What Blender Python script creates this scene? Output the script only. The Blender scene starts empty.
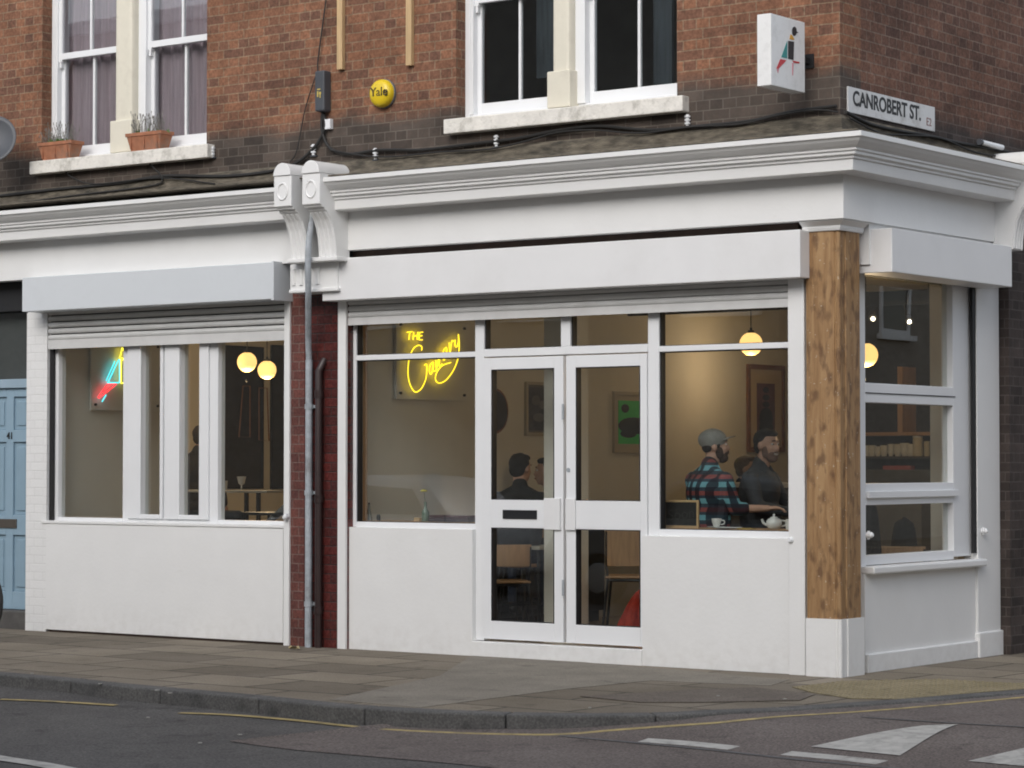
import bpy, bmesh, math, random
from mathutils import Vector, Matrix, Euler
R = math.radians
random.seed(7)
S = bpy.context.scene
COL = S.collection

# ------------------------------------------------------------------ camera, sky, sun, exposure
F = 2530.0; CX, CY = 512.0, 384.0
PITCH = R(1.7659); ANG = R(53.4992)
CAM = Vector((8.7078, -15.5931, 1.5))
FWH = Vector((-math.cos(ANG), math.sin(ANG), 0)); RT = Vector((math.sin(ANG), math.cos(ANG), 0)); UP = Vector((0, 0, 1))
FW = FWH*math.cos(PITCH) + UP*math.sin(PITCH); UPC = -FWH*math.sin(PITCH) + UP*math.cos(PITCH)
cd = bpy.data.cameras.new('camera'); cam = bpy.data.objects.new('camera', cd); COL.objects.link(cam)
cd.sensor_width = 36; cd.lens = 36*F/1024; cd.clip_start = .1; cd.clip_end = 2000
m = Matrix((RT, UPC, -FW)).transposed().to_4x4(); m.translation = CAM
cam.matrix_world = m
S.camera = cam

SUN_EL, SUN_AZ = R(33), R(-78)      # azimuth of the sun seen from the corner, measured in the x-y plane
W = bpy.data.worlds.new('World'); S.world = W; W.use_nodes = True
wn = W.node_tree; bg = wn.nodes['Background']
sky = wn.nodes.new('ShaderNodeTexSky'); sky.sky_type = 'NISHITA'; sky.sun_disc = False
sky.sun_elevation = SUN_EL; sky.sun_rotation = math.pi/2 - SUN_AZ
sky.air_density = 1.0; sky.dust_density = 2.0; sky.ozone_density = 1.0
hs = wn.nodes.new('ShaderNodeHueSaturation'); hs.inputs['Saturation'].default_value = .42
wn.links.new(sky.outputs[0], hs.inputs['Color']); wn.links.new(hs.outputs[0], bg.inputs['Color'])
bg.inputs['Strength'].default_value = .15
sd = bpy.data.lights.new('sun', 'SUN'); sun = bpy.data.objects.new('sun', sd); COL.objects.link(sun)
sd.energy = .6; sd.angle = R(40); sd.color = (1, .965, .925)
sdir = Vector((math.cos(SUN_AZ)*math.cos(SUN_EL), math.sin(SUN_AZ)*math.cos(SUN_EL), math.sin(SUN_EL)))
sun.rotation_euler = sdir.to_track_quat('Z', 'Y').to_euler(); sun.location = (0, -10, 12)
S.view_settings.view_transform = 'Standard'; S.view_settings.look = 'None'
S.view_settings.exposure = 0.68; S.view_settings.gamma = 1
S.cycles.filter_width = 1.9; S.cycles.max_bounces = 10; S.cycles.transparent_max_bounces = 16

# ------------------------------------------------------------------ measuring helpers (pixel -> a point on a real plane)
def ray(px, py): return FW + RT*((px-CX)/F) - UPC*((py-CY)/F)
def P(px, py, y=0.0):
    r = ray(px, py); return CAM + r*((y-CAM.y)/r.y)
def Q(px, py, x=0.0):
    r = ray(px, py); return CAM + r*((x-CAM.x)/r.x)
def G(px, py, z=0.0):
    r = ray(px, py); return CAM + r*((z-CAM.z)/r.z)
def fx(px, y=0.0, py=400): return P(px, py, y).x
def fz(px, py, y=0.0): return P(px, py, y).z
def sy(px, x=0.0, py=400): return Q(px, py, x).y
def sz(px, py, x=0.0): return Q(px, py, x).z

# ------------------------------------------------------------------ materials
MATS = {}
def mat(name, col, rough=.6, var=0.0, vscale=6.0, bump=0.0, bscale=60.0, metal=0.0, dark=None, dscale=2.5, damt=0.0, spec=.5, stretch=(1,1,1)):
    """col with fine noise variation, larger patches of a second colour (dirt/wear) and a fine bump"""
    if name in MATS: return MATS[name]
    M = bpy.data.materials.new(name); M.use_nodes = True; n = M.node_tree; b = n.nodes['Principled BSDF']
    b.inputs['Roughness'].default_value = rough; b.inputs['Metallic'].default_value = metal
    b.inputs['Specular IOR Level'].default_value = spec
    tc = n.nodes.new('ShaderNodeTexCoord'); mp = n.nodes.new('ShaderNodeMapping'); mp.inputs['Scale'].default_value = stretch
    n.links.new(tc.outputs['Object'], mp.inputs['Vector'])
    c = (*col, 1); src = None
    if var > 0:
        t = n.nodes.new('ShaderNodeTexNoise'); t.inputs['Scale'].default_value = vscale; t.inputs['Detail'].default_value = 6
        n.links.new(mp.outputs[0], t.inputs['Vector'])
        r = n.nodes.new('ShaderNodeValToRGB')
        r.color_ramp.elements[0].position = .3; r.color_ramp.elements[1].position = .7
        r.color_ramp.elements[0].color = (*[v*(1-var) for v in col], 1); r.color_ramp.elements[1].color = (*[min(1, v*(1+var)) for v in col], 1)
        n.links.new(t.outputs['Fac'], r.inputs[0]); src = r.outputs[0]
    if dark and damt > 0:
        t2 = n.nodes.new('ShaderNodeTexNoise'); t2.inputs['Scale'].default_value = dscale; t2.inputs['Detail'].default_value = 8; t2.inputs['Roughness'].default_value = .65
        n.links.new(mp.outputs[0], t2.inputs['Vector'])
        r2 = n.nodes.new('ShaderNodeMapRange'); r2.inputs['From Min'].default_value = .5; r2.inputs['From Max'].default_value = .72; r2.inputs['To Max'].default_value = damt
        n.links.new(t2.outputs['Fac'], r2.inputs['Value'])
        mx = n.nodes.new('ShaderNodeMix'); mx.data_type = 'RGBA'; mx.inputs[6].default_value = c; mx.inputs[7].default_value = (*dark, 1)
        n.links.new(r2.outputs[0], mx.inputs[0])
        if src: n.links.new(src, mx.inputs[6])
        src = mx.outputs[2]
    if src: n.links.new(src, b.inputs['Base Color'])
    else: b.inputs['Base Color'].default_value = c
    if bump > 0:
        t3 = n.nodes.new('ShaderNodeTexNoise'); t3.inputs['Scale'].default_value = bscale; t3.inputs['Detail'].default_value = 5
        n.links.new(mp.outputs[0], t3.inputs['Vector'])
        bp = n.nodes.new('ShaderNodeBump'); bp.inputs['Strength'].default_value = bump; bp.inputs['Distance'].default_value = .01
        n.links.new(t3.outputs['Fac'], bp.inputs['Height']); n.links.new(bp.outputs[0], b.inputs['Normal'])
    MATS[name] = M; return M

def emit(name, col, strength):
    if name in MATS: return MATS[name]
    M = bpy.data.materials.new(name); M.use_nodes = True; b = M.node_tree.nodes['Principled BSDF']
    b.inputs['Base Color'].default_value = (*col, 1); b.inputs['Emission Color'].default_value = (*col, 1); b.inputs['Emission Strength'].default_value = strength
    MATS[name] = M; return M

def glass_mat(name, tint=(.93, .95, .94), boost=2.1):
    M = bpy.data.materials.new(name); M.use_nodes = True; n = M.node_tree; n.nodes.clear()
    o = n.nodes.new('ShaderNodeOutputMaterial'); mx = n.nodes.new('ShaderNodeMixShader')
    tr = n.nodes.new('ShaderNodeBsdfTransparent'); tr.inputs[0].default_value = (*tint, 1)
    gl = n.nodes.new('ShaderNodeBsdfGlossy'); gl.inputs['Roughness'].default_value = .0
    lw = n.nodes.new('ShaderNodeLayerWeight'); lw.inputs['Blend'].default_value = .5
    # two-sided Schlick reflectance of a pane
    pw = n.nodes.new('ShaderNodeMath'); pw.operation = 'POWER'; pw.inputs[1].default_value = 5
    ml = n.nodes.new('ShaderNodeMath'); ml.operation = 'MULTIPLY_ADD'; ml.inputs[1].default_value = .9; ml.inputs[2].default_value = .045*boost
    n.links.new(lw.outputs['Facing'], pw.inputs[0]); n.links.new(pw.outputs[0], ml.inputs[0])
    nz = n.nodes.new('ShaderNodeTexNoise'); nz.inputs['Scale'].default_value = .9
    tc = n.nodes.new('ShaderNodeTexCoord'); n.links.new(tc.outputs['Object'], nz.inputs['Vector'])
    bp = n.nodes.new('ShaderNodeBump'); bp.inputs['Strength'].default_value = .05; bp.inputs['Distance'].default_value = .02
    n.links.new(nz.outputs['Fac'], bp.inputs['Height']); n.links.new(bp.outputs[0], gl.inputs['Normal'])
    n.links.new(ml.outputs[0], mx.inputs[0]); n.links.new(tr.outputs[0], mx.inputs[1]); n.links.new(gl.outputs[0], mx.inputs[2]); n.links.new(mx.outputs[0], o.inputs[0])
    MATS[name] = M; return M

def brick_mat(name, c1, c2, cm, w=.225, h=.075, mortar=.005, soot=None, rough=.85, bump=.5, grain=.3, offset=.5, spec=.3, patch=None):
    """masonry laid in (x+y, z); soot = (z0, z1, colour, colour2): grime band below a height"""
    M = bpy.data.materials.new(name); M.use_nodes = True; n = M.node_tree; b = n.nodes['Principled BSDF']; L = n.links.new
    b.inputs['Roughness'].default_value = rough; b.inputs['Specular IOR Level'].default_value = spec
    tc = n.nodes.new('ShaderNodeTexCoord'); sp = n.nodes.new('ShaderNodeSeparateXYZ'); L(tc.outputs['Object'], sp.inputs[0])
    ad = n.nodes.new('ShaderNodeMath'); ad.operation = 'ADD'; L(sp.outputs[0], ad.inputs[0]); L(sp.outputs[1], ad.inputs[1])
    cb = n.nodes.new('ShaderNodeCombineXYZ'); L(ad.outputs[0], cb.inputs[0]); L(sp.outputs[2], cb.inputs[1])
    # slight waver so that the courses are not ruler straight
    wz = n.nodes.new('ShaderNodeTexNoise'); wz.inputs['Scale'].default_value = 9; L(tc.outputs['Object'], wz.inputs['Vector'])
    wm = n.nodes.new('ShaderNodeVectorMath'); wm.operation = 'MULTIPLY_ADD'; wm.inputs[1].default_value = (.007, .007, 0); L(wz.outputs['Color'], wm.inputs[0]); L(cb.outputs[0], wm.inputs[2])
    bt = n.nodes.new('ShaderNodeTexBrick'); L(wm.outputs[0], bt.inputs['Vector'])
    bt.offset = offset; bt.squash = .5; bt.squash_frequency = 2 if w > .15 else 1
    if w <= .15: bt.squash = 1
    bt.inputs['Scale'].default_value = 1; bt.inputs['Brick Width'].default_value = w; bt.inputs['Row Height'].default_value = h
    bt.inputs['Mortar Size'].default_value = mortar; bt.inputs['Mortar Smooth'].default_value = .25; bt.inputs['Bias'].default_value = -.15
    bt.inputs['Color1'].default_value = (*c1, 1); bt.inputs['Color2'].default_value = (*c2, 1); bt.inputs['Mortar'].default_value = (*cm, 1)
    out = bt.outputs['Color']
    nz = n.nodes.new('ShaderNodeTexNoise'); nz.inputs['Scale'].default_value = 2.2; nz.inputs['Detail'].default_value = 8; nz.inputs['Roughness'].default_value = .7; L(tc.outputs['Object'], nz.inputs['Vector'])
    mr = n.nodes.new('ShaderNodeMapRange'); mr.inputs['From Min'].default_value = .3; mr.inputs['From Max'].default_value = .7; mr.inputs['To Min'].default_value = 1-grain*1.2; mr.inputs['To Max'].default_value = 1+grain*1.2; L(nz.outputs['Fac'], mr.inputs['Value'])
    mu = n.nodes.new('ShaderNodeMix'); mu.data_type = 'RGBA'; mu.blend_type = 'MULTIPLY'; mu.inputs[0].default_value = 1; L(out, mu.inputs[6]); L(mr.outputs[0], mu.inputs[7]); out = mu.outputs[2]
    nf = n.nodes.new('ShaderNodeTexNoise'); nf.inputs['Scale'].default_value = 45; nf.inputs['Detail'].default_value = 6; L(tc.outputs['Object'], nf.inputs['Vector'])
    mf = n.nodes.new('ShaderNodeMapRange'); mf.inputs['From Min'].default_value = .3; mf.inputs['From Max'].default_value = .7; mf.inputs['To Min'].default_value = 1-grain; mf.inputs['To Max'].default_value = 1+grain; L(nf.outputs['Fac'], mf.inputs['Value'])
    mu2 = n.nodes.new('ShaderNodeMix'); mu2.data_type = 'RGBA'; mu2.blend_type = 'MULTIPLY'; mu2.inputs[0].default_value = 1; L(out, mu2.inputs[6]); L(mf.outputs[0], mu2.inputs[7]); out = mu2.outputs[2]
    if soot:
        z0, z1, cs = soot
        ns = n.nodes.new('ShaderNodeTexNoise'); ns.inputs['Scale'].default_value = 1.7; ns.inputs['Detail'].default_value = 5; L(tc.outputs['Object'], ns.inputs['Vector'])
        sm = n.nodes.new('ShaderNodeMath'); sm.operation = 'MULTIPLY_ADD'; sm.inputs[1].default_value = .30; L(ns.outputs['Fac'], sm.inputs[0]); L(sp.outputs[2], sm.inputs[2])
        ms = n.nodes.new('ShaderNodeMapRange'); ms.inputs['From Min'].default_value = z0+.15; ms.inputs['From Max'].default_value = z1+.15; ms.inputs['To Min'].default_value = .9; ms.inputs['To Max'].default_value = 0; L(sm.outputs[0], ms.inputs['Value'])
        m2 = n.nodes.new('ShaderNodeMix'); m2.data_type = 'RGBA'; L(ms.outputs[0], m2.inputs[0]); L(out, m2.inputs[6])
        bt2 = n.nodes.new('ShaderNodeTexBrick'); L(wm.outputs[0], bt2.inputs['Vector']); bt2.offset = offset; bt2.squash = .5; bt2.squash_frequency = 2
        bt2.inputs['Scale'].default_value = 1; bt2.inputs['Brick Width'].default_value = w; bt2.inputs['Row Height'].default_value = h; bt2.inputs['Mortar Size'].default_value = mortar; bt2.inputs['Mortar Smooth'].default_value = .25
        bt2.inputs['Color1'].default_value = (*cs, 1); bt2.inputs['Color2'].default_value = (*[v*.55 for v in cs], 1); bt2.inputs['Mortar'].default_value = (*[v*1.35 for v in cs], 1)
        mu3 = n.nodes.new('ShaderNodeMix'); mu3.data_type = 'RGBA'; mu3.blend_type = 'MULTIPLY'; mu3.inputs[0].default_value = 1; L(bt2.outputs['Color'], mu3.inputs[6]); L(mr.outputs[0], mu3.inputs[7])
        L(mu3.outputs[2], m2.inputs[7]); out = m2.outputs[2]
    L(out, b.inputs['Base Color'])
    hm = n.nodes.new('ShaderNodeMath'); hm.operation = 'MULTIPLY_ADD'; hm.inputs[1].default_value = -1.0; L(bt.outputs['Fac'], hm.inputs[0]); 
    hm2 = n.nodes.new('ShaderNodeMath'); hm2.operation = 'MULTIPLY'; hm2.inputs[1].default_value = .5; L(nf.outputs['Fac'], hm2.inputs[0]); L(hm2.outputs[0], hm.inputs[2])
    bp = n.nodes.new('ShaderNodeBump'); bp.inputs['Strength'].default_value = bump; bp.inputs['Distance'].default_value = .008; L(hm.outputs[0], bp.inputs['Height']); L(bp.outputs[0], b.inputs['Normal'])
    MATS[name] = M; return M

WHITE = mat('white_paint', (.78, .78, .77), .42, .02, 3, .12, 35, dark=(.60, .58, .54), dscale=1.6, damt=.08)
def riser_mat():
    M = WHITE.copy(); M.name = 'white_riser_paint'; n = M.node_tree; b = n.nodes['Principled BSDF']; L = n.links.new
    src = b.inputs['Base Color'].links[0].from_socket
    tc = n.nodes.new('ShaderNodeTexCoord'); sp = n.nodes.new('ShaderNodeSeparateXYZ'); L(tc.outputs['Object'], sp.inputs[0])
    z = n.nodes.new('ShaderNodeMapRange'); z.inputs['From Min'].default_value = .30; z.inputs['From Max'].default_value = .0; L(sp.outputs[2], z.inputs[0])
    t = n.nodes.new('ShaderNodeTexNoise'); t.inputs['Scale'].default_value = 14; t.inputs['Detail'].default_value = 8; L(tc.outputs['Object'], t.inputs[0])
    r = n.nodes.new('ShaderNodeMapRange'); r.inputs['From Min'].default_value = .42; r.inputs['From Max'].default_value = .66; L(t.outputs['Fac'], r.inputs[0])
    m1 = n.nodes.new('ShaderNodeMath'); m1.operation = 'MULTIPLY'; L(z.outputs[0], m1.inputs[0]); L(r.outputs[0], m1.inputs[1])
    # sparse scuffs higher up
    t2 = n.nodes.new('ShaderNodeTexNoise'); t2.inputs['Scale'].default_value = 22; mp = n.nodes.new('ShaderNodeMapping'); mp.inputs['Scale'].default_value = (.25, .25, 1); L(tc.outputs['Object'], mp.inputs[0]); L(mp.outputs[0], t2.inputs[0])
    r2 = n.nodes.new('ShaderNodeMapRange'); r2.inputs['From Min'].default_value = .70; r2.inputs['From Max'].default_value = .76; r2.inputs['To Max'].default_value = .35; L(t2.outputs['Fac'], r2.inputs[0])
    ad = n.nodes.new('ShaderNodeMath'); ad.operation = 'ADD'; ad.use_clamp = True; L(m1.outputs[0], ad.inputs[0]); L(r2.outputs[0], ad.inputs[1])
    ml = n.nodes.new('ShaderNodeMath'); ml.operation = 'MULTIPLY'; ml.inputs[1].default_value = .13; L(ad.outputs[0], ml.inputs[0])
    mx = n.nodes.new('ShaderNodeMix'); mx.data_type = 'RGBA'; mx.inputs[7].default_value = (.34, .30, .25, 1); L(ml.outputs[0], mx.inputs[0]); L(src, mx.inputs[6]); L(mx.outputs[2], b.inputs['Base Color'])
    return M
RISER = riser_mat()
CREAM = mat('cream_paint', (.70, .66, .55), .5, .04, 5, .15, 30, dark=(.5, .46, .38), dscale=5, damt=.5)
WHITE2 = mat('white_gloss_frame', (.78, .79, .80), .3, .015, 4, .05, 20)
BOXGREY = mat('shutter_box_grey', (.62, .65, .675), .45, .02, 3, .05, 20, dark=(.45, .47, .48), dscale=3, damt=.25)
BOXWHITE = mat('shutter_box_white', (.76, .76, .76), .42, .02, 3, .05, 20, dark=(.6, .59, .57), dscale=2, damt=.2)
SLAT = mat('shutter_slats', (.62, .62, .61), .4, .05, 5, .05, 20, dark=(.4, .38, .36), dscale=3, damt=.3)
SILLW = mat('weathered_sill', (.74, .71, .65), .6, .08, 14, .4, 40, dark=(.30, .28, .23), dscale=9, damt=.75)
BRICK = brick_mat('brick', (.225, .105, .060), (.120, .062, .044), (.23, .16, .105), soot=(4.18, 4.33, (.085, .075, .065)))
BRICKS = brick_mat('brick_side_shaded', (.165, .085, .058), (.085, .048, .038), (.19, .135, .105), soot=(4.0, 4.15, (.055, .048, .045)))  # front brick in darker tones, the side wall's shade put into the colour
BRICKW = brick_mat('painted_brick', (.78, .78, .77), (.76, .76, .75), (.72, .72, .71), bump=.35, rough=.35, mortar=.006, grain=.02)
GLAZE = brick_mat('glazed_brick', (.095, .022, .019), (.048, .017, .016), (.038, .022, .020), w=.15, h=.075, rough=.25, bump=.35, mortar=.005, spec=.5)
PINKB = brick_mat('pier_brick', (.14, .050, .040), (.095, .038, .034), (.155, .10, .085), rough=.6, bump=.4, w=.13)
LEDGE = mat('cement_ledge', (.13, .112, .085), .9, .45, 9, .8, 40, dark=(.035, .032, .026), dscale=3.5, damt=1.0, stretch=(1, 1, 4))
GLASS = glass_mat('glass')
DARKGLASS = glass_mat('upper_glass', (.85, .87, .88), 1.7)
BLACK = mat('black', (.012, .012, .013), .6)
INTW = mat('interior_plaster', (.80, .76, .68), .9, .03, 3)
INTD = mat('interior_dark', (.22, .21, .20), .9, .1, 3)
CEIL = mat('interior_ceiling', (.62, .56, .46), .9)
FLOOR = mat('interior_floor', (.30, .24, .18), .45, .2, 6)
STEEL = mat('galvanised_pipe', (.36, .39, .42), .5, .2, 18, .1, 50, dark=(.16, .14, .12), dscale=6, damt=.6)
DPIPE = mat('dark_pipe', (.03, .016, .015), .4, .2, 8)
CABLE = mat('black_cable', (.018, .017, .016), .7)
WOODC = mat('pine', (.52, .36, .19), .6, .15, 4, stretch=(20, 20, 1))
PLY = mat('plywood', (.42, .25, .13), .5, .15, 5, stretch=(10, 10, 1))
TERRA = mat('terracotta', (.35, .145, .078), .85, .2, 14, .3, 40, dark=(.22, .15, .11), dscale=9, damt=.9)

def wood_post_mat():
    M = bpy.data.materials.new('stripped_timber'); M.use_nodes = True; n = M.node_tree; b = n.nodes['Principled BSDF']; L = n.links.new
    b.inputs['Roughness'].default_value = .65
    tc = n.nodes.new('ShaderNodeTexCoord'); mp = n.nodes.new('ShaderNodeMapping'); mp.inputs['Scale'].default_value = (9, 9, .9); L(tc.outputs['Object'], mp.inputs[0])
    t = n.nodes.new('ShaderNodeTexNoise'); t.inputs['Scale'].default_value = 2.0; t.inputs['Detail'].default_value = 10; t.inputs['Roughness'].default_value = .65; t.inputs['Distortion'].default_value = .8; L(mp.outputs[0], t.inputs[0])
    r = n.nodes.new('ShaderNodeValToRGB'); e = r.color_ramp.elements; e[0].position = .28; e[0].color = (.19, .095, .035, 1); e[1].position = .68; e[1].color = (.40, .25, .12, 1)
    x = e.new(.48); x.color = (.31, .18, .08, 1); L(t.outputs['Fac'], r.inputs[0])
    t2 = n.nodes.new('ShaderNodeTexNoise'); t2.inputs['Scale'].default_value = 17; t2.inputs['Detail'].default_value = 3; mp2 = n.nodes.new('ShaderNodeMapping'); mp2.inputs['Scale'].default_value = (1, 1, .45); L(tc.outputs['Object'], mp2.inputs[0]); L(mp2.outputs[0], t2.inputs[0])
    m2 = n.nodes.new('ShaderNodeMapRange'); m2.inputs['From Min'].default_value = .51; m2.inputs['From Max'].default_value = .67; m2.inputs['To Max'].default_value = .72; L(t2.outputs['Fac'], m2.inputs[0])
    mx = n.nodes.new('ShaderNodeMix'); mx.data_type = 'RGBA'; mx.inputs[7].default_value = (.10, .048, .022, 1); L(m2.outputs[0], mx.inputs[0]); L(r.outputs[0], mx.inputs[6])
    t3 = n.nodes.new('ShaderNodeTexNoise'); t3.inputs['Scale'].default_value = 33; t3.inputs['Detail'].default_value = 2; L(tc.outputs['Object'], t3.inputs[0])
    m3 = n.nodes.new('ShaderNodeMapRange'); m3.inputs['From Min'].default_value = .69; m3.inputs['From Max'].default_value = .73; m3.inputs['To Max'].default_value = .6; L(t3.outputs['Fac'], m3.inputs[0])
    mx2 = n.nodes.new('ShaderNodeMix'); mx2.data_type = 'RGBA'; mx2.inputs[7].default_value = (.55, .48, .38, 1); L(m3.outputs[0], mx2.inputs[0]); L(mx.outputs[2], mx2.inputs[6])
    L(mx2.outputs[2], b.inputs['Base Color'])
    bp = n.nodes.new('ShaderNodeBump'); bp.inputs['Strength'].default_value = .4; bp.inputs['Distance'].default_value = .006; L(t.outputs['Fac'], bp.inputs['Height']); L(bp.outputs[0], b.inputs['Normal'])
    return M
TIMBER = wood_post_mat()

def ground_mat(name, cols, fine=.25, scale=1.2, slabs=None, bump=.4, patch=None, rough=.9):
    M = bpy.data.materials.new(name); M.use_nodes = True; n = M.node_tree; b = n.nodes['Principled BSDF']; L = n.links.new
    b.inputs['Roughness'].default_value = rough; b.inputs['Specular IOR Level'].default_value = .25
    tc = n.nodes.new('ShaderNodeTexCoord')
    t = n.nodes.new('ShaderNodeTexNoise'); t.inputs['Scale'].default_value = scale; t.inputs['Detail'].default_value = 9; t.inputs['Roughness'].default_value = .62; L(tc.outputs['Object'], t.inputs[0])
    r = n.nodes.new('ShaderNodeValToRGB'); e = r.color_ramp.elements; e[0].position = .33; e[0].color = (*cols[0], 1); e[1].position = .67; e[1].color = (*cols[1], 1); L(t.outputs['Fac'], r.inputs[0]); out = r.outputs[0]
    h = None
    if slabs:
        w, hh, ms, tint = slabs
        bt = n.nodes.new('ShaderNodeTexBrick'); mp = n.nodes.new('ShaderNodeMapping'); mp.inputs['Rotation'].default_value = (0, 0, R(1.5)); L(tc.outputs['Object'], mp.inputs[0])
        nz = n.nodes.new('ShaderNodeTexNoise'); nz.inputs['Scale'].default_value = 3; L(tc.outputs['Object'], nz.inputs[0])
        vm = n.nodes.new('ShaderNodeVectorMath'); vm.operation = 'MULTIPLY_ADD'; vm.inputs[1].default_value = (.05, .05, 0); L(nz.outputs['Color'], vm.inputs[0]); L(mp.outputs[0], vm.inputs[2]); L(vm.outputs[0], bt.inputs['Vector'])
        bt.inputs['Scale'].default_value = 1; bt.inputs['Brick Width'].default_value = w; bt.inputs['Row Height'].default_value = hh; bt.inputs['Mortar Size'].default_value = ms; bt.inputs['Mortar Smooth'].default_value = .3
        bt.inputs['Color1'].default_value = (1.18, 1.14, 1.08, 1); bt.inputs['Color2'].default_value = (.78, .75, .72, 1); bt.inputs['Mortar'].default_value = (tint, tint, tint, 1)
        mu = n.nodes.new('ShaderNodeMix'); mu.data_type = 'RGBA'; mu.blend_type = 'MULTIPLY'; mu.inputs[0].default_value = 1; L(out, mu.inputs[6]); L(bt.outputs['Color'], mu.inputs[7]); out = mu.outputs[2]
        h = bt.outputs['Fac']
    nf = n.nodes.new('ShaderNodeTexNoise'); nf.inputs['Scale'].default_value = 70; nf.inputs['Detail'].default_value = 4; L(tc.outputs['Object'], nf.inputs[0])
    mf = n.nodes.new('ShaderNodeMapRange'); mf.inputs['From Min'].default_value = .3; mf.inputs['From Max'].default_value = .7; mf.inputs['To Min'].default_value = 1-fine; mf.inputs['To Max'].default_value = 1+fine; L(nf.outputs['Fac'], mf.inputs[0])
    mu2 = n.nodes.new('ShaderNodeMix'); mu2.data_type = 'RGBA'; mu2.blend_type = 'MULTIPLY'; mu2.inputs[0].default_value = 1; L(out, mu2.inputs[6]); L(mf.outputs[0], mu2.inputs[7]); out = mu2.outputs[2]
    # scattered stains
    ns = n.nodes.new('ShaderNodeTexNoise'); ns.inputs['Scale'].default_value = 5; ns.inputs['Detail'].default_value = 6; L(tc.outputs['Object'], ns.inputs[0])
    m3 = n.nodes.new('ShaderNodeMapRange'); m3.inputs['From Min'].default_value = .60; m3.inputs['From Max'].default_value = .72; m3.inputs['To Min'].default_value = 1; m3.inputs['To Max'].default_value = .68; L(ns.outputs['Fac'], m3.inputs[0])
    mu3 = n.nodes.new('ShaderNodeMix'); mu3.data_type = 'RGBA'; mu3.blend_type = 'MULTIPLY'; mu3.inputs[0].default_value = 1; L(out, mu3.inputs[6]); L(m3.outputs[0], mu3.inputs[7]); out = mu3.outputs[2]
    L(out, b.inputs['Base Color'])
    bp = n.nodes.new('ShaderNodeBump'); bp.inputs['Strength'].default_value = bump; bp.inputs['Distance'].default_value = .01
    if h:
        hm = n.nodes.new('ShaderNodeMath'); hm.operation = 'MULTIPLY_ADD'; hm.inputs[1].default_value = -1; L(h, hm.inputs[0]); L(nf.outputs['Fac'], hm.inputs[2]); L(hm.outputs[0], bp.inputs['Height'])
    else: L(nf.outputs['Fac'], bp.inputs['Height'])
    L(bp.outputs[0], b.inputs['Normal']); MATS[name] = M; return M
PAVE = ground_mat('paving', ((.158, .138, .108), (.245, .218, .178)), .22, .8, slabs=(.9, .62, .016, .34))
ASPH = ground_mat('asphalt', ((.080, .076, .073), (.122, .116, .110)), .45, .9, bump=.7)
ASPHB = ground_mat('brown_asphalt', ((.116, .097, .088), (.162, .139, .127)), .45, .9, bump=.7)
KERB = ground_mat('kerb_stone', ((.085, .084, .082), (.135, .131, .125)), .3, 3)
TACT = ground_mat('tactile_buff', ((.19, .158, .092), (.26, .22, .14)), .2, 2)
YLINE = mat('yellow_line', (.36, .28, .12), .8, .25, 12, .3, 60, dark=(.12, .105, .08), dscale=5, damt=1.0)
WLINE = mat('white_line', (.42, .41, .38), .8, .15, 14, .3, 60, dark=(.14, .13, .12), dscale=9, damt=.7)
SEAM = mat('tar_seam', (.10, .10, .10), .7, .2, 10)

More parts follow.
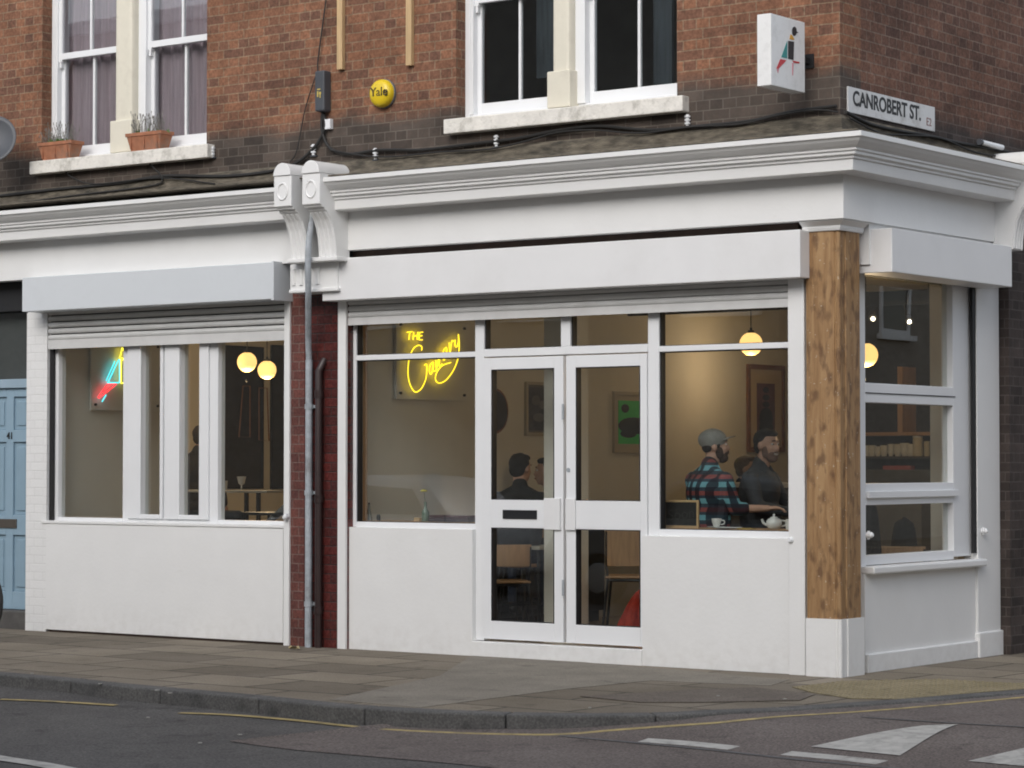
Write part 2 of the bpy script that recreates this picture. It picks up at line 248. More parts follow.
# ------------------------------------------------------------------ mesh helpers
class MB:
    def __init__(s): s.bm = bmesh.new()
    def box(s, x0, x1, y0, y1, z0, z1):
        v = [s.bm.verts.new((x, y, z)) for z in (z0, z1) for y in (y0, y1) for x in (x0, x1)]
        for f in ((0, 2, 3, 1), (4, 5, 7, 6), (0, 1, 5, 4), (2, 6, 7, 3), (0, 4, 6, 2), (1, 3, 7, 5)): s.bm.faces.new([v[i] for i in f])
        return s
    def prism(s, pts, d):          # closed polygon of Vectors pushed along d
        a = [s.bm.verts.new(p) for p in pts]; b = [s.bm.verts.new(Vector(p)+Vector(d)) for p in pts]; k = len(a)
        s.bm.faces.new(a[::-1]); s.bm.faces.new(b)
        for i in range(k): s.bm.faces.new((a[i], a[(i+1) % k], b[(i+1) % k], b[i]))
        return s
    def cyl(s, p0, p1, r0, r1=None, n=16, cap=True):
        r1 = r0 if r1 is None else r1; p0 = Vector(p0); p1 = Vector(p1); q = (p1-p0).to_track_quat('Z', 'Y')
        A = []; B = []
        for i in range(n):
            c = Vector((math.cos(2*math.pi*i/n), math.sin(2*math.pi*i/n), 0))
            A.append(s.bm.verts.new(p0+q@(c*r0))); B.append(s.bm.verts.new(p1+q@(c*r1)))
        for i in range(n): s.bm.faces.new((A[i], A[(i+1) % n], B[(i+1) % n], B[i]))
        if cap: s.bm.faces.new(A[::-1]); s.bm.faces.new(B)
        return s
    def ell(s, c, r, rot=None, n=20):
        mt = Matrix.Translation(c) @ (rot.to_matrix().to_4x4() if rot else Matrix.Identity(4)) @ Matrix.Diagonal((*r, 1))
        bmesh.ops.create_uvsphere(s.bm, u_segments=n, v_segments=max(6, n*2//3), radius=1, matrix=mt); return s
    def caps(s, p0, p1, r0, r1=None, n=14):
        r1 = r0 if r1 is None else r1
        s.cyl(p0, p1, r0, r1, n); s.ell(p0, (r0,)*3, n=n); s.ell(p1, (r1,)*3, n=n); return s
    def lathe(s, c, prof, n=24, axis='Z'):
        rings = []; c = Vector(c)
        for r, z in prof:
            ring = []
            for i in range(n):
                a = 2*math.pi*i/n; p = Vector((r*math.cos(a), r*math.sin(a), z))
                if axis == 'Y': p = Vector((p.x, -p.z, p.y))
                if axis == 'X': p = Vector((p.z, p.x, p.y))
                ring.append(s.bm.verts.new(c+p))
            rings.append(ring)
        for a, b in zip(rings, rings[1:]):
            for i in range(n): s.bm.faces.new((a[i], a[(i+1) % n], b[(i+1) % n], b[i]))
        s.bm.faces.new(rings[0][::-1]); s.bm.faces.new(rings[-1]); return s
    def tube(s, pts, r, n=8, smooth=0):
        pts = [Vector(p) for p in pts]
        if smooth:
            o = []
            for i in range(len(pts)-1):
                p0 = pts[max(0, i-1)]; p1 = pts[i]; p2 = pts[i+1]; p3 = pts[min(len(pts)-1, i+2)]
                for k in range(smooth):
                    t = k/smooth; o.append(.5*((2*p1)+(p2-p0)*t+(2*p0-5*p1+4*p2-p3)*t*t+(3*p1-p0-3*p2+p3)*t**3))
            o.append(pts[-1]); pts = o
        prev = None; rings = []
        for i, p in enumerate(pts):
            d = (pts[min(i+1, len(pts)-1)]-pts[max(i-1, 0)]).normalized()
            if prev is None: prev = d.orthogonal().normalized()
            u = (prev-d*prev.dot(d)).normalized(); w = d.cross(u); prev = u
            rings.append([s.bm.verts.new(p+(u*math.cos(2*math.pi*k/n)+w*math.sin(2*math.pi*k/n))*r) for k in range(n)])
        for a, b in zip(rings, rings[1:]):
            for k in range(n): s.bm.faces.new((a[k], a[(k+1) % n], b[(k+1) % n], b[k]))
        s.bm.faces.new(rings[0][::-1]); s.bm.faces.new(rings[-1]); return s
    def sweep(s, path, prof, closed_ends=True):
        """path = plan points (x,y); outward = right-hand side of travel; prof = closed list of (out, z)"""
        pts = [Vector((p[0], p[1])) for p in path]; rings = []
        for i, p in enumerate(pts):
            ns = []
            if i > 0: d = (pts[i]-pts[i-1]).normalized(); ns.append(Vector((d.y, -d.x)))
            if i < len(pts)-1: d = (pts[i+1]-pts[i]).normalized(); ns.append(Vector((d.y, -d.x)))
            if len(ns) == 2: b = (ns[0]+ns[1]).normalized(); b = b/b.dot(ns[0])
            else: b = ns[0]
            rings.append([s.bm.verts.new((p.x+b.x*o, p.y+b.y*o, z)) for o, z in prof])
        k = len(prof)
        for a, b in zip(rings, rings[1:]):
            for i in range(k): s.bm.faces.new((a[i], a[(i+1) % k], b[(i+1) % k], b[i]))
        s.bm.faces.new(rings[0][::-1]); s.bm.faces.new(rings[-1]); return s
    def build(s, name, m, parent=None, bevel=0, smooth=False, **kw):
        bmesh.ops.recalc_face_normals(s.bm, faces=s.bm.faces)
        me = bpy.data.meshes.new(name)
        off = Vector((0, 0, 0)); p = parent
        while p: off += p.location; p = p.parent
        s.bm.transform(Matrix.Translation(-off)); s.bm.to_mesh(me); s.bm.free()
        o = bpy.data.objects.new(name, me); COL.objects.link(o)
        if parent: o.parent = parent
        me.materials.append(m)
        if smooth:
            for f in me.polygons: f.use_smooth = True
            try: me.set_sharp_from_angle(angle=R(40))
            except Exception: pass
        if bevel:
            b = o.modifiers.new('bevel', 'BEVEL'); b.width = bevel; b.segments = 2; b.limit_method = 'ANGLE'; b.angle_limit = R(50)
        tag(o, **kw); return o

def tag(o, label=None, cat=None, group=None, kind=None):
    if label: o['label'] = label
    if cat: o['category'] = cat
    if group: o['group'] = group
    if kind: o['kind'] = kind
    return o
def thing(name, label, cat, loc=(0, 0, 0), group=None):
    o = bpy.data.objects.new(name, None); COL.objects.link(o); o.location = loc; o.empty_display_size = .1
    return tag(o, label, cat, group)
def copy_tree(o, parent=None):
    c = o.copy(); COL.objects.link(c); c.parent = parent
    for ch in o.children: copy_tree(ch, c)
    return c
def evaluated(ob):
    dg = bpy.context.evaluated_depsgraph_get(); me = bpy.data.meshes.new_from_object(ob.evaluated_get(dg)); return me
def text(s, size, mtx, m, name, parent, ext=.001, xs=1.0, bold=0.0, space=1.0, **kw):
    """lettering as a thin solid; mtx maps (x right, y up, z out)"""
    cu = bpy.data.curves.new('t', 'FONT'); cu.body = s; cu.size = size; cu.extrude = ext; cu.offset = bold; cu.align_x = 'CENTER'; cu.align_y = 'CENTER'; cu.space_character = space
    ob = bpy.data.objects.new('t', cu); COL.objects.link(ob); me = evaluated(ob); bpy.data.objects.remove(ob)
    off = Vector((0, 0, 0)); p = parent
    while p: off += p.location; p = p.parent
    me.transform(Matrix.Translation(-off) @ mtx @ Matrix.Diagonal((xs, 1, 1, 1)))
    o = bpy.data.objects.new(name, me); COL.objects.link(o); o.parent = parent
    me.materials.clear(); me.materials.append(m); tag(o, **kw); return o
def frameM(origin, xa, ya):
    xa = Vector(xa).normalized(); ya = Vector(ya).normalized(); za = xa.cross(ya)
    mm = Matrix((xa, ya, za)).transposed().to_4x4(); mm.translation = origin; return mm
FACE_FRONT = lambda o: frameM(o, (1, 0, 0), (0, 0, 1))     # seen from -y
FACE_SIDE = lambda o: frameM(o, (0, 1, 0), (0, 0, 1))      # seen from +x

# ================================================================== GROUND
RZ = -.11
def zr(y):
    t = min(1, max(0, (y+3.95)/1.5)); t = t*t*(3-2*t); return RZ+.098*t
def on_road(px, py):
    z = RZ
    for _ in range(30):
        p = G(px, py, z); z = .5*z+.5*zr(p.y)
    return Vector((p.x, p.y, zr(p.y)))
def drape(name, L_pts, R_pts, lift, m, **kw):
    """sheet between two polylines, resting on the road"""
    bm = bmesh.new(); prev = None
    for (a, b) in zip(L_pts, R_pts):
        row = []
        for k in range(7):
            t = k/6; x = a[0]+(b[0]-a[0])*t; y = a[1]+(b[1]-a[1])*t
            row.append(bm.verts.new((x, y, zr(y)+lift)))
        if prev:
            for k in range(6): bm.faces.new((prev[k], prev[k+1], row[k+1], row[k]))
        prev = row
    bmesh.ops.recalc_face_normals(bm, faces=bm.faces)
    if sum(f.normal.z for f in bm.faces) < 0: bmesh.ops.reverse_faces(bm, faces=bm.faces)
    me = bpy.data.meshes.new(name); bm.to_mesh(me); bm.free(); o = bpy.data.objects.new(name, me); COL.objects.link(o); me.materials.append(m); return tag(o, **kw)
def dense(pts, step=.15):
    o = []
    for a, b in zip(pts, pts[1:]):
        k = max(1, int(math.dist(a, b)/step))
        for i in range(k): o.append((a[0]+(b[0]-a[0])*i/k, a[1]+(b[1]-a[1])*i/k))
    o.append(tuple(pts[-1])); return o
def catm(pts, k=6):
    o = []
    for i in range(len(pts)-1):
        p0 = Vector(pts[max(0, i-1)]); p1 = Vector(pts[i]); p2 = Vector(pts[i+1]); p3 = Vector(pts[min(len(pts)-1, i+2)])
        for j in range(k):
            t = j/k; o.append(tuple(.5*((2*p1)+(p2-p0)*t+(2*p0-5*p1+4*p2-p3)*t*t+(3*p1-p0-3*p2+p3)*t**3)))
    o.append(tuple(pts[-1])); return o
def line(name, pix, w, m, lift=.006, **kw):
    pts = [on_road(*p) for p in pix] if len(pix[0]) == 2 and abs(pix[0][0]) > -1e9 else pix
    pts = dense(catm([(p.x, p.y) for p in pts]))
    A, B = [], []
    for i, p in enumerate(pts):
        a = Vector(pts[max(0, i-1)]); b = Vector(pts[min(len(pts)-1, i+1)]); d = (b-a).normalized(); nn = Vector((-d.y, d.x))*w/2
        A.append((p[0]+nn.x, p[1]+nn.y)); B.append((p[0]-nn.x, p[1]-nn.y))
    return drape(name, A, B, lift, m, **kw)

ys = [-400, -60, -20, -8, -4.2]+[-4.2+.1*i for i in range(1, 21)]+[0, 20, 60, 400]
bm = bmesh.new(); rows = []
for y in ys: rows.append([bm.verts.new((x, y, zr(y))) for x in (-400, -40, -10, 0, 10, 40, 400)])
for a, b in zip(rows, rows[1:]):
    for i in range(6): bm.faces.new((a[i], a[i+1], b[i+1], b[i]))
me = bpy.data.meshes.new('road'); bm.to_mesh(me); bm.free(); road = bpy.data.objects.new('road', me); COL.objects.link(road); me.materials.append(ASPH)
tag(road, 'dark grey asphalt road with a gentle raised ramp at the side street', kind='structure')

K = [G(*p, 0) for p in [(0, 675), (100, 684.5), (160, 690), (250, 698), (330, 706), (415, 711.5), (491, 714.5), (560, 716), (619, 716), (678, 715), (715, 713), (779, 710.5), (850, 706), (930, 700.5), (1024, 693)]]
K = [(p.x, p.y) for p in K]
dl = Vector(K[0])-Vector(K[2]); dl.normalize()
KP = catm([(-45, K[0][1]+.25), (-20, K[0][1]+.2), (-9, K[0][1]+.08)]+K+[(3.3, 5), (3.9, 12), (4.0, 40)], 5)
# pavement: flagstones as a slab with a real edge behind the kerb stones
def inset(poly, d):
    o = []
    for i, p in enumerate(poly):
        a = Vector(poly[max(0, i-1)]); b = Vector(poly[min(len(poly)-1, i+1)]); t = (b-a).normalized(); o.append((p[0]-t.y*d, p[1]+t.x*d))
    return o
KI = inset(KP, .17)
mb = MB()
poly = [Vector((x, y, 0)) for x, y in KI]+[Vector((-.3, 40, 0)), Vector((-.3, .4, 0)), Vector((-45, .4, 0))]
mb.prism(poly, (0, 0, -.16)); bmesh.ops.triangulate(mb.bm, faces=[f for f in mb.bm.faces if len(f.verts) > 4])
pv = mb.build('pavement', PAVE, label='worn flagstone pavement in front of the shops', kind='structure')
# kerb: individual stones with open joints in one strip
mb = MB(); acc = 0; cur_i = [KP[0]]; cur_o = [KI[0]]; k = 0
def kerb_piece(o, i):
    if len(o) < 2: return
    def tz(p): return .004
    T = [Vector((p[0], p[1], .004)) for p in o]; I = [Vector((p[0], p[1], .004)) for p in i]
    # pull the ends together by a joint's width
    T[0] = T[0].lerp(T[1], .0); dz = Vector((0, 0, -.2))
    a = [mb.bm.verts.new(p) for p in T]; b = [mb.bm.verts.new(p) for p in I]; a2 = [mb.bm.verts.new(p+dz) for p in T]; b2 = [mb.bm.verts.new(p+dz) for p in I]
    for q in range(len(T)-1):
        mb.bm.faces.new((a[q], a[q+1], b[q+1], b[q])); mb.bm.faces.new((a2[q], a2[q+1], a[q+1], a[q])); mb.bm.faces.new((b[q], b[q+1], b2[q+1], b2[q]))
    mb.bm.faces.new((a[0], b[0], b2[0], a2[0])); mb.bm.faces.new((a[-1], a2[-1], b2[-1], b[-1]))
KD = dense(KP, .08); KDI = inset(KD, .168)
i0 = 0; s_ = 0
for i in range(1, len(KD)):
    s_ += math.dist(KD[i-1], KD[i])
    if s_ > .88 or i == len(KD)-1:
        def sh(L): 
            L = [Vector(p) for p in L]
            if len(L) > 1:
                L[0] = L[0]+(L[1]-L[0]).normalized()*.003; L[-1] = L[-1]+(L[-2]-L[-1]).normalized()*.003
            return L
        kerb_piece(sh(KD[i0:i+1]), sh(KDI[i0:i+1])); i0 = i; s_ = 0
kb = mb.build('kerb', KERB, bevel=.012, label='rounded grey granite kerb curving round the corner', kind='structure')
for pts, nm in (([(0, 700), (50, 702), (116, 706)], 'w'), ([(179, 713.6), (232, 715.8), (300, 721.5), (374, 729.3), (448, 733.4), (510, 735.2), (560, 735.2), (619, 730.6), (678, 726.3), (730, 722.3), (820, 715), (902, 709.2), (1024, 698), (1120, 688)], 'y')):
    line('yellow_line' , pts, .058, YLINE, label='faded yellow parking line following the kerb', kind='structure')
line('road_line', [(-30, 753), (0, 759), (40, 765), (80, 773)], .13, WLINE, label='white lane line in the near corner of the road', kind='structure')
line('road_line', [(643, 741), (690, 744.5), (734, 749)], .12, WLINE, label='short worn white give way dash by the kerb', kind='structure')
line('road_line', [(786, 754), (835, 758.5), (882, 763.5)], .12, WLINE, label='short worn white give way dash below the arrow', kind='structure')
# brown asphalt of the side street
up = [on_road(*p) for p in [(229, 741), (262, 739), (300, 737), (345, 731)]]
lo = [on_road(*p) for p in [(229, 741.5), (262, 746.5), (300, 751), (440, 763), (520, 771)]]
U = [(p.x, p.y) for p in up]; Lo = [(p.x, p.y) for p in lo]
end = Vector(Lo[-1]); Lo2 = dense(Lo, .25)+[(end.x+3, end.y-.9), (end.x+9, end.y-2.2), (60, end.y-6)]
def yup(x):
    for a, b in zip(U, U[1:]):
        if a[0] <= x <= b[0]: return a[1]+(b[1]-a[1])*(x-a[0])/(b[0]-a[0])
    return -3.4 if x > U[-1][0] else U[0][1]
top1 = [(x, yup(x)) for x, y in Lo2]
drape('side_road', Lo2, top1, .004, ASPHB, label='brown asphalt surface of the side street mouth', kind='structure')
bm = bmesh.new(); xs = [U[-1][0], 0, .5, 1, 2, 4, 8, 60]; yy = [-3.4, -3.2, -3, -2.8, -2.6, -2.4, -2, 0, 10, 60]
g = [[bm.verts.new((x, y, zr(y)+.004)) for x in xs] for y in yy]
for a, b in zip(g, g[1:]):
    for i in range(len(xs)-1): bm.faces.new((a[i], a[i+1], b[i+1], b[i]))
me = bpy.data.meshes.new('side_road'); bm.to_mesh(me); bm.free(); o = bpy.data.objects.new('side_road', me); COL.objects.link(o); me.materials.append(ASPHB)
tag(o, 'brown asphalt of the raised side street beyond the line', kind='structure')
def tri(name, pix, label):
    p = [on_road(*q) for q in pix]; A = [(v.x, v.y) for v in p]
    n_ = 10; L_ = [(A[0][0]+(A[3][0]-A[0][0])*i/n_, A[0][1]+(A[3][1]-A[0][1])*i/n_) for i in range(n_+1)]; R_ = [(A[1][0]+(A[2][0]-A[1][0])*i/n_, A[1][1]+(A[2][1]-A[1][1])*i/n_) for i in range(n_+1)]
    drape(name, L_, R_, .009, WLINE, label=label, kind='structure')
tri('road_arrow', [(810.6, 748), (900, 757), (958.7, 725.5), (921, 727.2)], 'white painted ramp triangle on the brown asphalt')
tri('road_arrow', [(968, 762.5), (1060, 771), (1120, 735), (1080, 739)], 'second white ramp triangle cut by the picture edge')
for pts, l_ in (([(560, 737), (700, 750), (800, 761), (900, 770)], 'tar'), ([(860, 718), (950, 724), (1060, 730)], 'tar')):
    line('road_seam', pts, .035, SEAM, .008, label='thin tar seam between two patches of asphalt', kind='structure')
# tactile paving with blisters
tp = [G(*p, 0) for p in [(792, 687.5), (845, 681.5), (935, 680), (1024, 684), (1040, 688), (960, 694.5), (900, 699.5), (850, 699), (812, 693)]]
mb = MB(); mb.prism([Vector((p.x, p.y, .006)) for p in tp], (0, 0, -.004))
xs_ = [p.x for p in tp]; ys_ = [p.y for p in tp]
def inside(x, y):
    c = False
    for i in range(len(tp)):
        a, b = tp[i], tp[i-1]
        if (a.y > y) != (b.y > y) and x < (b.x-a.x)*(y-a.y)/(b.y-a.y)+a.x: c = not c
    return c
y = min(ys_)
while y < max(ys_):
    x = min(xs_)
    while x < max(xs_):
        if inside(x, y): mb.cyl((x, y, .005), (x, y, .011), .014, .009, 6)
        x += .066
    y += .066
tb = mb.build('tactile_paving', TACT, label='buff tactile paving with raised blisters beside the corner post', kind='structure')
# darker tarmac repair in the pavement
rp = [G(*p, 0) for p in [(580, 697), (700, 690), (755, 688), (815, 695), (800, 701), (700, 703), (640, 703)]]
MB().prism([Vector((p.x, p.y, .006)) for p in rp], (0, 0, -.003)).build('pavement_patch', ground_mat('patch_tar', ((.11, .092, .076), (.15, .128, .106)), .3, 2), label='brown tarmac repair set into the pavement', kind='structure')
rp = [G(*p, 0) for p in [(478, 652), (600, 664), (700, 672), (790, 680), (770, 686), (650, 681), (560, 690), (420, 708), (330, 700), (440, 676)]]
MB().prism([Vector((p.x, p.y, .003)) for p in rp], (0, 0, -.002)).build('pavement_patch', ground_mat('patch_pale', ((.180, .161, .133), (.24, .217, .180)), .2, 2), label='paler concrete strip running from the door to the kerb', kind='structure')
# far pavement across the main road
MB().box(-60, 60, -60, -13.9, -.2, 0).build('far_pavement', PAVE, label='pavement on the opposite side of the road', kind='structure')
MB().box(12.2, 16, -10, 60, -.2, .0).build('far_pavement', PAVE, label='pavement on the far side of the side street', kind='structure')

# ================================================================== CORNER BUILDING
BY = -.08; BX = .08                       # brick faces
bld = thing('corner_building', 'old brown brick corner building above the white shopfronts', 'building', (0, 0, 0))
w1l, w1r = fx(42, BY, 60), fx(207, BY, 40); w2l, w2r = fx(456, BY, 60), fx(677, BY, 60)
SZ = 4.14; WT = 6.15
def grid_wall(mb, us, vs, holes, f):
    for a, b in zip(us, us[1:]):
        for c, d in zip(vs, vs[1:]):
            mu, mv = (a+b)/2, (c+d)/2
            if any(h[0] < mu < h[1] and h[2] < mv < h[3] for h in holes): continue
            f(mb, a, b, c, d)
mb = MB()
grid_wall(mb, [-16, w1l, w1r, w2l, w2r, BX], [3.82, SZ, WT, 8.2], [(w1l, w1r, SZ, WT), (w2l, w2r, SZ, WT)], lambda q, a, b, c, d: q.box(a, b, BY, .22, c, d))
mb.build('brick_wall', BRICK, bld)
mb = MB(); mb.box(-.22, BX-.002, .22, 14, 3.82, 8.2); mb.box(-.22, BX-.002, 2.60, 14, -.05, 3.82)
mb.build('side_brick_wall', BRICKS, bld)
MB().box(-16, BX+.1, BY-.1, 14, 8.2, 8.35).build('coping', LEDGE, bld)
MB().box(-16, -.3, 13.7, 14, -.05, 8.2).build('rear_wall', BRICK, bld)
# cement ledge that sheds water on to the cornices
mb = MB()
mb.sweep([(-16, BY), (BX, BY), (BX, 2.55)], [(-.01, 3.93), (.006, 3.925), (.02, 3.90), (.028, 3.83), (.05, 3.80), (.30, 3.775), (.30, 3.765), (-.01, 3.765)])
mb.build('cement_ledge', LEDGE, bld)
# rear leaf behind both fascias, intermediate floors and inside walls
mb = MB(); mb.box(-16, -.02, .03, .22, 2.86, 3.82); mb.box(-.22, -.02, .22, 2.6, 2.86, 3.82); mb.build('fascia_backing', BLACK, bld)
XL = -4.65
mb = MB()
mb.box(XL-.1, XL, .22, 7.6, -.03, 3.1)            # party wall
mb.box(-8.12, -8.0, .22, 1.66, -.03, 3.1)
mb.box(-11.1, -8.0, 1.56, 1.66, -.03, 3.1) if False else mb.box(-11.2, -8.121, 1.56, 1.66, -.03, 3.1)
mb.box(-11.3, -11.2, 1.56, 9.5, -.03, 3.1)
mb.box(-11.2, XL-.1, 9.5, 9.6, -.03, 3.1); mb.box(XL-.1, XL, 7.6, 9.5, -.03, 3.1)
mb.box(XL, -.22, 7.5, 7.6, -.03, 3.1)
mb.box(-.30, -.22, 2.6, 7.5, -.03, 3.1)
mb.build('interior_wall', INTW, bld)
MB().box(P(930, 400, 2.3).x, -.22, 2.3, 2.42, .06, 3.1).build('wall_nib', INTW, bld)
cx0 = fx(544, .85, 450); cx1 = fx(569, .85, 450)
MB().box(cx0, cx1, .85, 1.12, .06, 3.1).build('interior_column', INTW, bld)
MB().box(-11.3, -.22, .22, 9.6, 3.1, 3.2).build('ceiling', CEIL, bld)
MB().box(-11.3, -.22, .23, 9.6, -.05, .06).build('interior_floor', FLOOR, bld)
mb = MB(); mb.box(-8.3, .0-.22, 3.4, 3.5, 3.82, 8.1); mb.box(-5.0, -4.9, .22, 3.4, 3.82, 8.1); mb.box(-8.4, -8.3, .22, 3.4, 3.82, 8.1); mb.build('upper_room_wall', INTD, bld)

def sash(px, label, left, right, cas, curtain):
    """one pair of sash windows; px columns measured in the photograph on the frame plane"""
    y0 = .05
    w = MB()
    fl, ml, mr, fr = left, px[0], px[1], right
    zb, zt = SZ+.02, WT-.02
    win = MB(); 
    win.box(fl-.02, fl+.045, y0-.01, .2, zb, zt); win.box(fr-.01, fr+.08, y0-.01, .2, zb, zt)
    win.box(fl+.045, fr-.01, y0-.0, .2, zt-.06, zt)
    win.box(fl+.045, fr-.01, y0-.0, .2, zb, zb+.05)
    win.box(fl+.045, fl+.075, y0-.005, .19, zb+.05, zt-.06)
    wo = win.build('sash_window', WHITE2, bld, bevel=.004, label=label)
    # chamfered cream mullion post with a block base
    cm = MB(); cm.box(ml, mr-.09, y0-.09, .2, zb+.05, zt); cm.build('mullion_post', CREAM, wo, bevel=.03)
    cm = MB(); cm.box(ml-.03, mr-.07, y0-.115, .195, zb+.02, zb+.30); cm.build('post_base', CREAM, wo, bevel=.008)
    cm = MB(); cm.box(mr-.09, mr, y0-.015, .2, zb+.05, zt); cm.build('box_frame', WHITE2, wo, bevel=.004)
    for (a, b) in ((fl+.075, ml), (mr, fr-.01)):
        s = MB(); c = (a+b)/2; mzr = 5.11
        # lower sash
        s.box(a, a+.04, y0+.05, y0+.09, zb+.05, mzr+.02); s.box(b-.04, b, y0+.05, y0+.09, zb+.05, mzr+.02)
        s.box(a+.04, b-.04, y0+.05, y0+.09, zb+.05, 4.30); s.box(a+.04, b-.04, y0+.05, y0+.088, mzr-.02, mzr+.02)
        s.box(c-.011, c+.011, y0+.052, y0+.086, 4.30, mzr-.02)
        s.build('lower_sash', WHITE2, wo, bevel=.003)
        s = MB()
        s.box(a, a+.04, y0+.01, y0+.048, mzr-.05, zt-.06); s.box(b-.04, b, y0+.01, y0+.048, mzr-.05, zt-.06)
        s.box(a+.04, b-.04, y0+.01, y0+.048, mzr-.028, mzr+.028); s.box(c-.011, c+.011, y0+.012, y0+.046, mzr+.028, zt-.06)
        s.box(a+.008, a+.032, y0+.012, y0+.046, mzr-.10, mzr-.05)
        s.build('upper_sash', WHITE2, wo, bevel=.003)
        g_ = MB(); g_.box(a+.03, b-.03, y0+.066, y0+.0665, 4.29, mzr-.01); g_.build('glass', DARKGLASS, wo)
        g_ = MB(); g_.box(a+.03, b-.03, y0+.028, y0+.0285, mzr, zt-.09); g_.build('glass', DARKGLASS, wo)
        if curtain:
            cu = MB(); n_ = 40; V = []
            for i in range(n_+1):
                x = a-.02+(b-a+.04)*i/n_; yy_ = .19+.02*math.sin(i*1.1)+.01*math.sin(i*.37*2.3)
                V.append((x, yy_))
            pts = [Vector((x, y_, 4.2)) for x, y_ in V]+[Vector((x, y_+.004, 4.2)) for x, y_ in V[::-1]]
            cu.prism(pts, (0, 0, 1.9)); cu.build('curtain', curtain, wo, smooth=True)
    return wo
CURT = mat('mauve_net_curtain', (.46, .36, .38), .9, .15, 5, stretch=(12, 12, .4))
BREFL = mat('blue_reflection', (.085, .105, .12), .9, .3, 4, stretch=(10, 10, .6))
s1 = sash((fx(118, .0, 60), fx(147, .05, 60)), 'paired white sash windows with mauve net curtains', fx(52, .05, 60), w1r, 0, CURT)
s2 = sash((fx(555, .0, 60), fx(586, .05, 60)), 'paired white sash windows with dark glass', fx(466, .05, 60), w2r, 0, None)
mb = MB(); mb.box(-3.25, -2.95, .9, .93, 4.6, 6.1); mb.box(-2.12, -1.95, .9, .93, 4.3, 6.1); mb.build('blue_reflection', BREFL, s2)  # flat grey-blue panels, bluish reflections of the panes put in as colour
for (a, b, so) in ((fx(30, -.16, 170), fx(208, -.16, 150), s1), (fx(444, -.16, 128), fx(683, -.16, 105), s2)):
    MB().box(a, b, -.17, .19, 4.045, SZ+.02).build('window_sill', SILLW, so, bevel=.008)

# ================================================================== CORNER SHOPFRONT
shop = thing('shopfront', 'white painted corner cafe shopfront with glazed double doors', 'shopfront', (0, 0, 0))
zc = 3.75
corn = [(.0, zc), (.36, zc), (.36, zc-.035), (.345, zc-.04), (.33, zc-.06), (.30, zc-.085), (.275, zc-.10), (.275, zc-.115), (.26, zc-.12), (.26, zc-.14), (.235, zc-.15), (.235, zc-.165), (.22, zc-.17), (.215, 3.505), (.195, 3.50), (.0, 3.50)]
mb = MB(); mb.sweep([(-4.42, BY), (BX, BY), (BX, 2.27)], corn); mb.build('cornice', WHITE, shop, bevel=.002)
mb = MB(); mb.sweep([(-4.42, BY), (BX, BY), (BX, 2.30)], [(.05, 3.502), (.05, 3.195), (.0, 3.195), (-.05, 3.195), (-.05, 3.502)]); mb.build('frieze', WHITE, shop)
bx0, bx1 = fx(322, -.18), fx(800, -.18, 260)
mb = MB(); mb.box(bx0, bx1, -.18, -.02, fz(806, 277, -.18), fz(806, 229, -.18)); mb.build('shutter_box', BOXWHITE, shop, bevel=.006)
yb0, yb1 = sy(892, .27, 250), sy(1012, .27, 260)
mb = MB(); mb.box(-.0, .27, yb0, yb1, 2.84, 3.152); mb.build('shutter_box', BOXWHITE, shop, bevel=.006)
SOFF = mat('brown_gap_shade', (.035, .02, .014), .8, .3, 6)  # brown darkened to carry the shadow line between frieze and box
MB().box(-4.40, -.29, -.03, .03, 3.10, 3.194).build('shadow_slot_strip', SOFF, shop)
# roller shutter curtain showing under the box
def slats(x0, x1, z0, z1, parent, bar=.06, pitch=.05):
    mb = MB(); mb.box(x0, x1, -.015, .012, z0, z0+bar); z = z0+bar
    while z < z1:
        pr = [(0.0, 0), (-.012, .008), (-.016, .022), (-.012, .038), (0, .046), (.004, .046), (.004, 0)]
        mb.prism([Vector((x0, a, z+b)) for a, b in pr], (x1-x0, 0, 0)); z += pitch
    MB().box(x0, x1, .022, .05, z0+.01, z1+.06).build('shutter_light_stop', BLACK, parent)  # opaque strip added behind the slats to stop room light leaking through
    return mb.build('roller_shutter', SLAT, parent)
slats(fx(349), fx(790, 0, 300), 2.60, 2.80, shop)
def bars(rects, y0, y1, name, parent, m=WHITE2, bevel=.004):
    mb = MB()
    for a, b, c, d in rects: mb.box(a, b, y0, y1, c, d)
    return mb.build(name, m, parent, bevel=bevel)
# posts
pL0, pL1 = fx(340), fx(348); pR0, pR1 = fx(790), fx(806)
bars([(pL0, pL1, -.03, 2.80)], -.03, .2, 'left_post', shop, WHITE)
bars([(pR0, pR1+.002, -.03, 2.80)], -.028, .2, 'right_post', shop, WHITE)
YG = .06
gA0, gA1 = fx(356, YG), fx(475, YG); mA0, mA1 = gA1, fx(484, YG); mB0, mB1 = fx(648, YG), fx(659, YG); gB1 = fx(791, YG)
dx0, dxm0, dxm1, dx1 = mA1, fx(564.5, YG), fx(566.5, YG), mB0
TB, TT = 2.318, 2.36; WB = 1.02; ZT = 2.70
bars([(fx(350, YG), gA0, .98, ZT), (mA0, mA1, .12, ZT),
      (gA0, mA0, TB, TT), (gA0, mA0, .975, WB)], YG, YG+.09, 'window_frame', shop)
bars([(mB0, mB1, .12, ZT), (gB1, gB1+.05, .955, ZT), (mB1, gB1, TB-.005, TT-.005), (mB1, gB1, .955, 1.005)], YG, YG+.09, 'window_frame', shop)
bars([(mA1, mB0, 2.315, 2.375), (fx(561, YG), fx(570.5, YG), 2.375, ZT)], YG-.003, YG+.09, 'transom_bar', shop)
BLKE = mat('black_flap_edge_shade', (.012, .012, .014), .5)
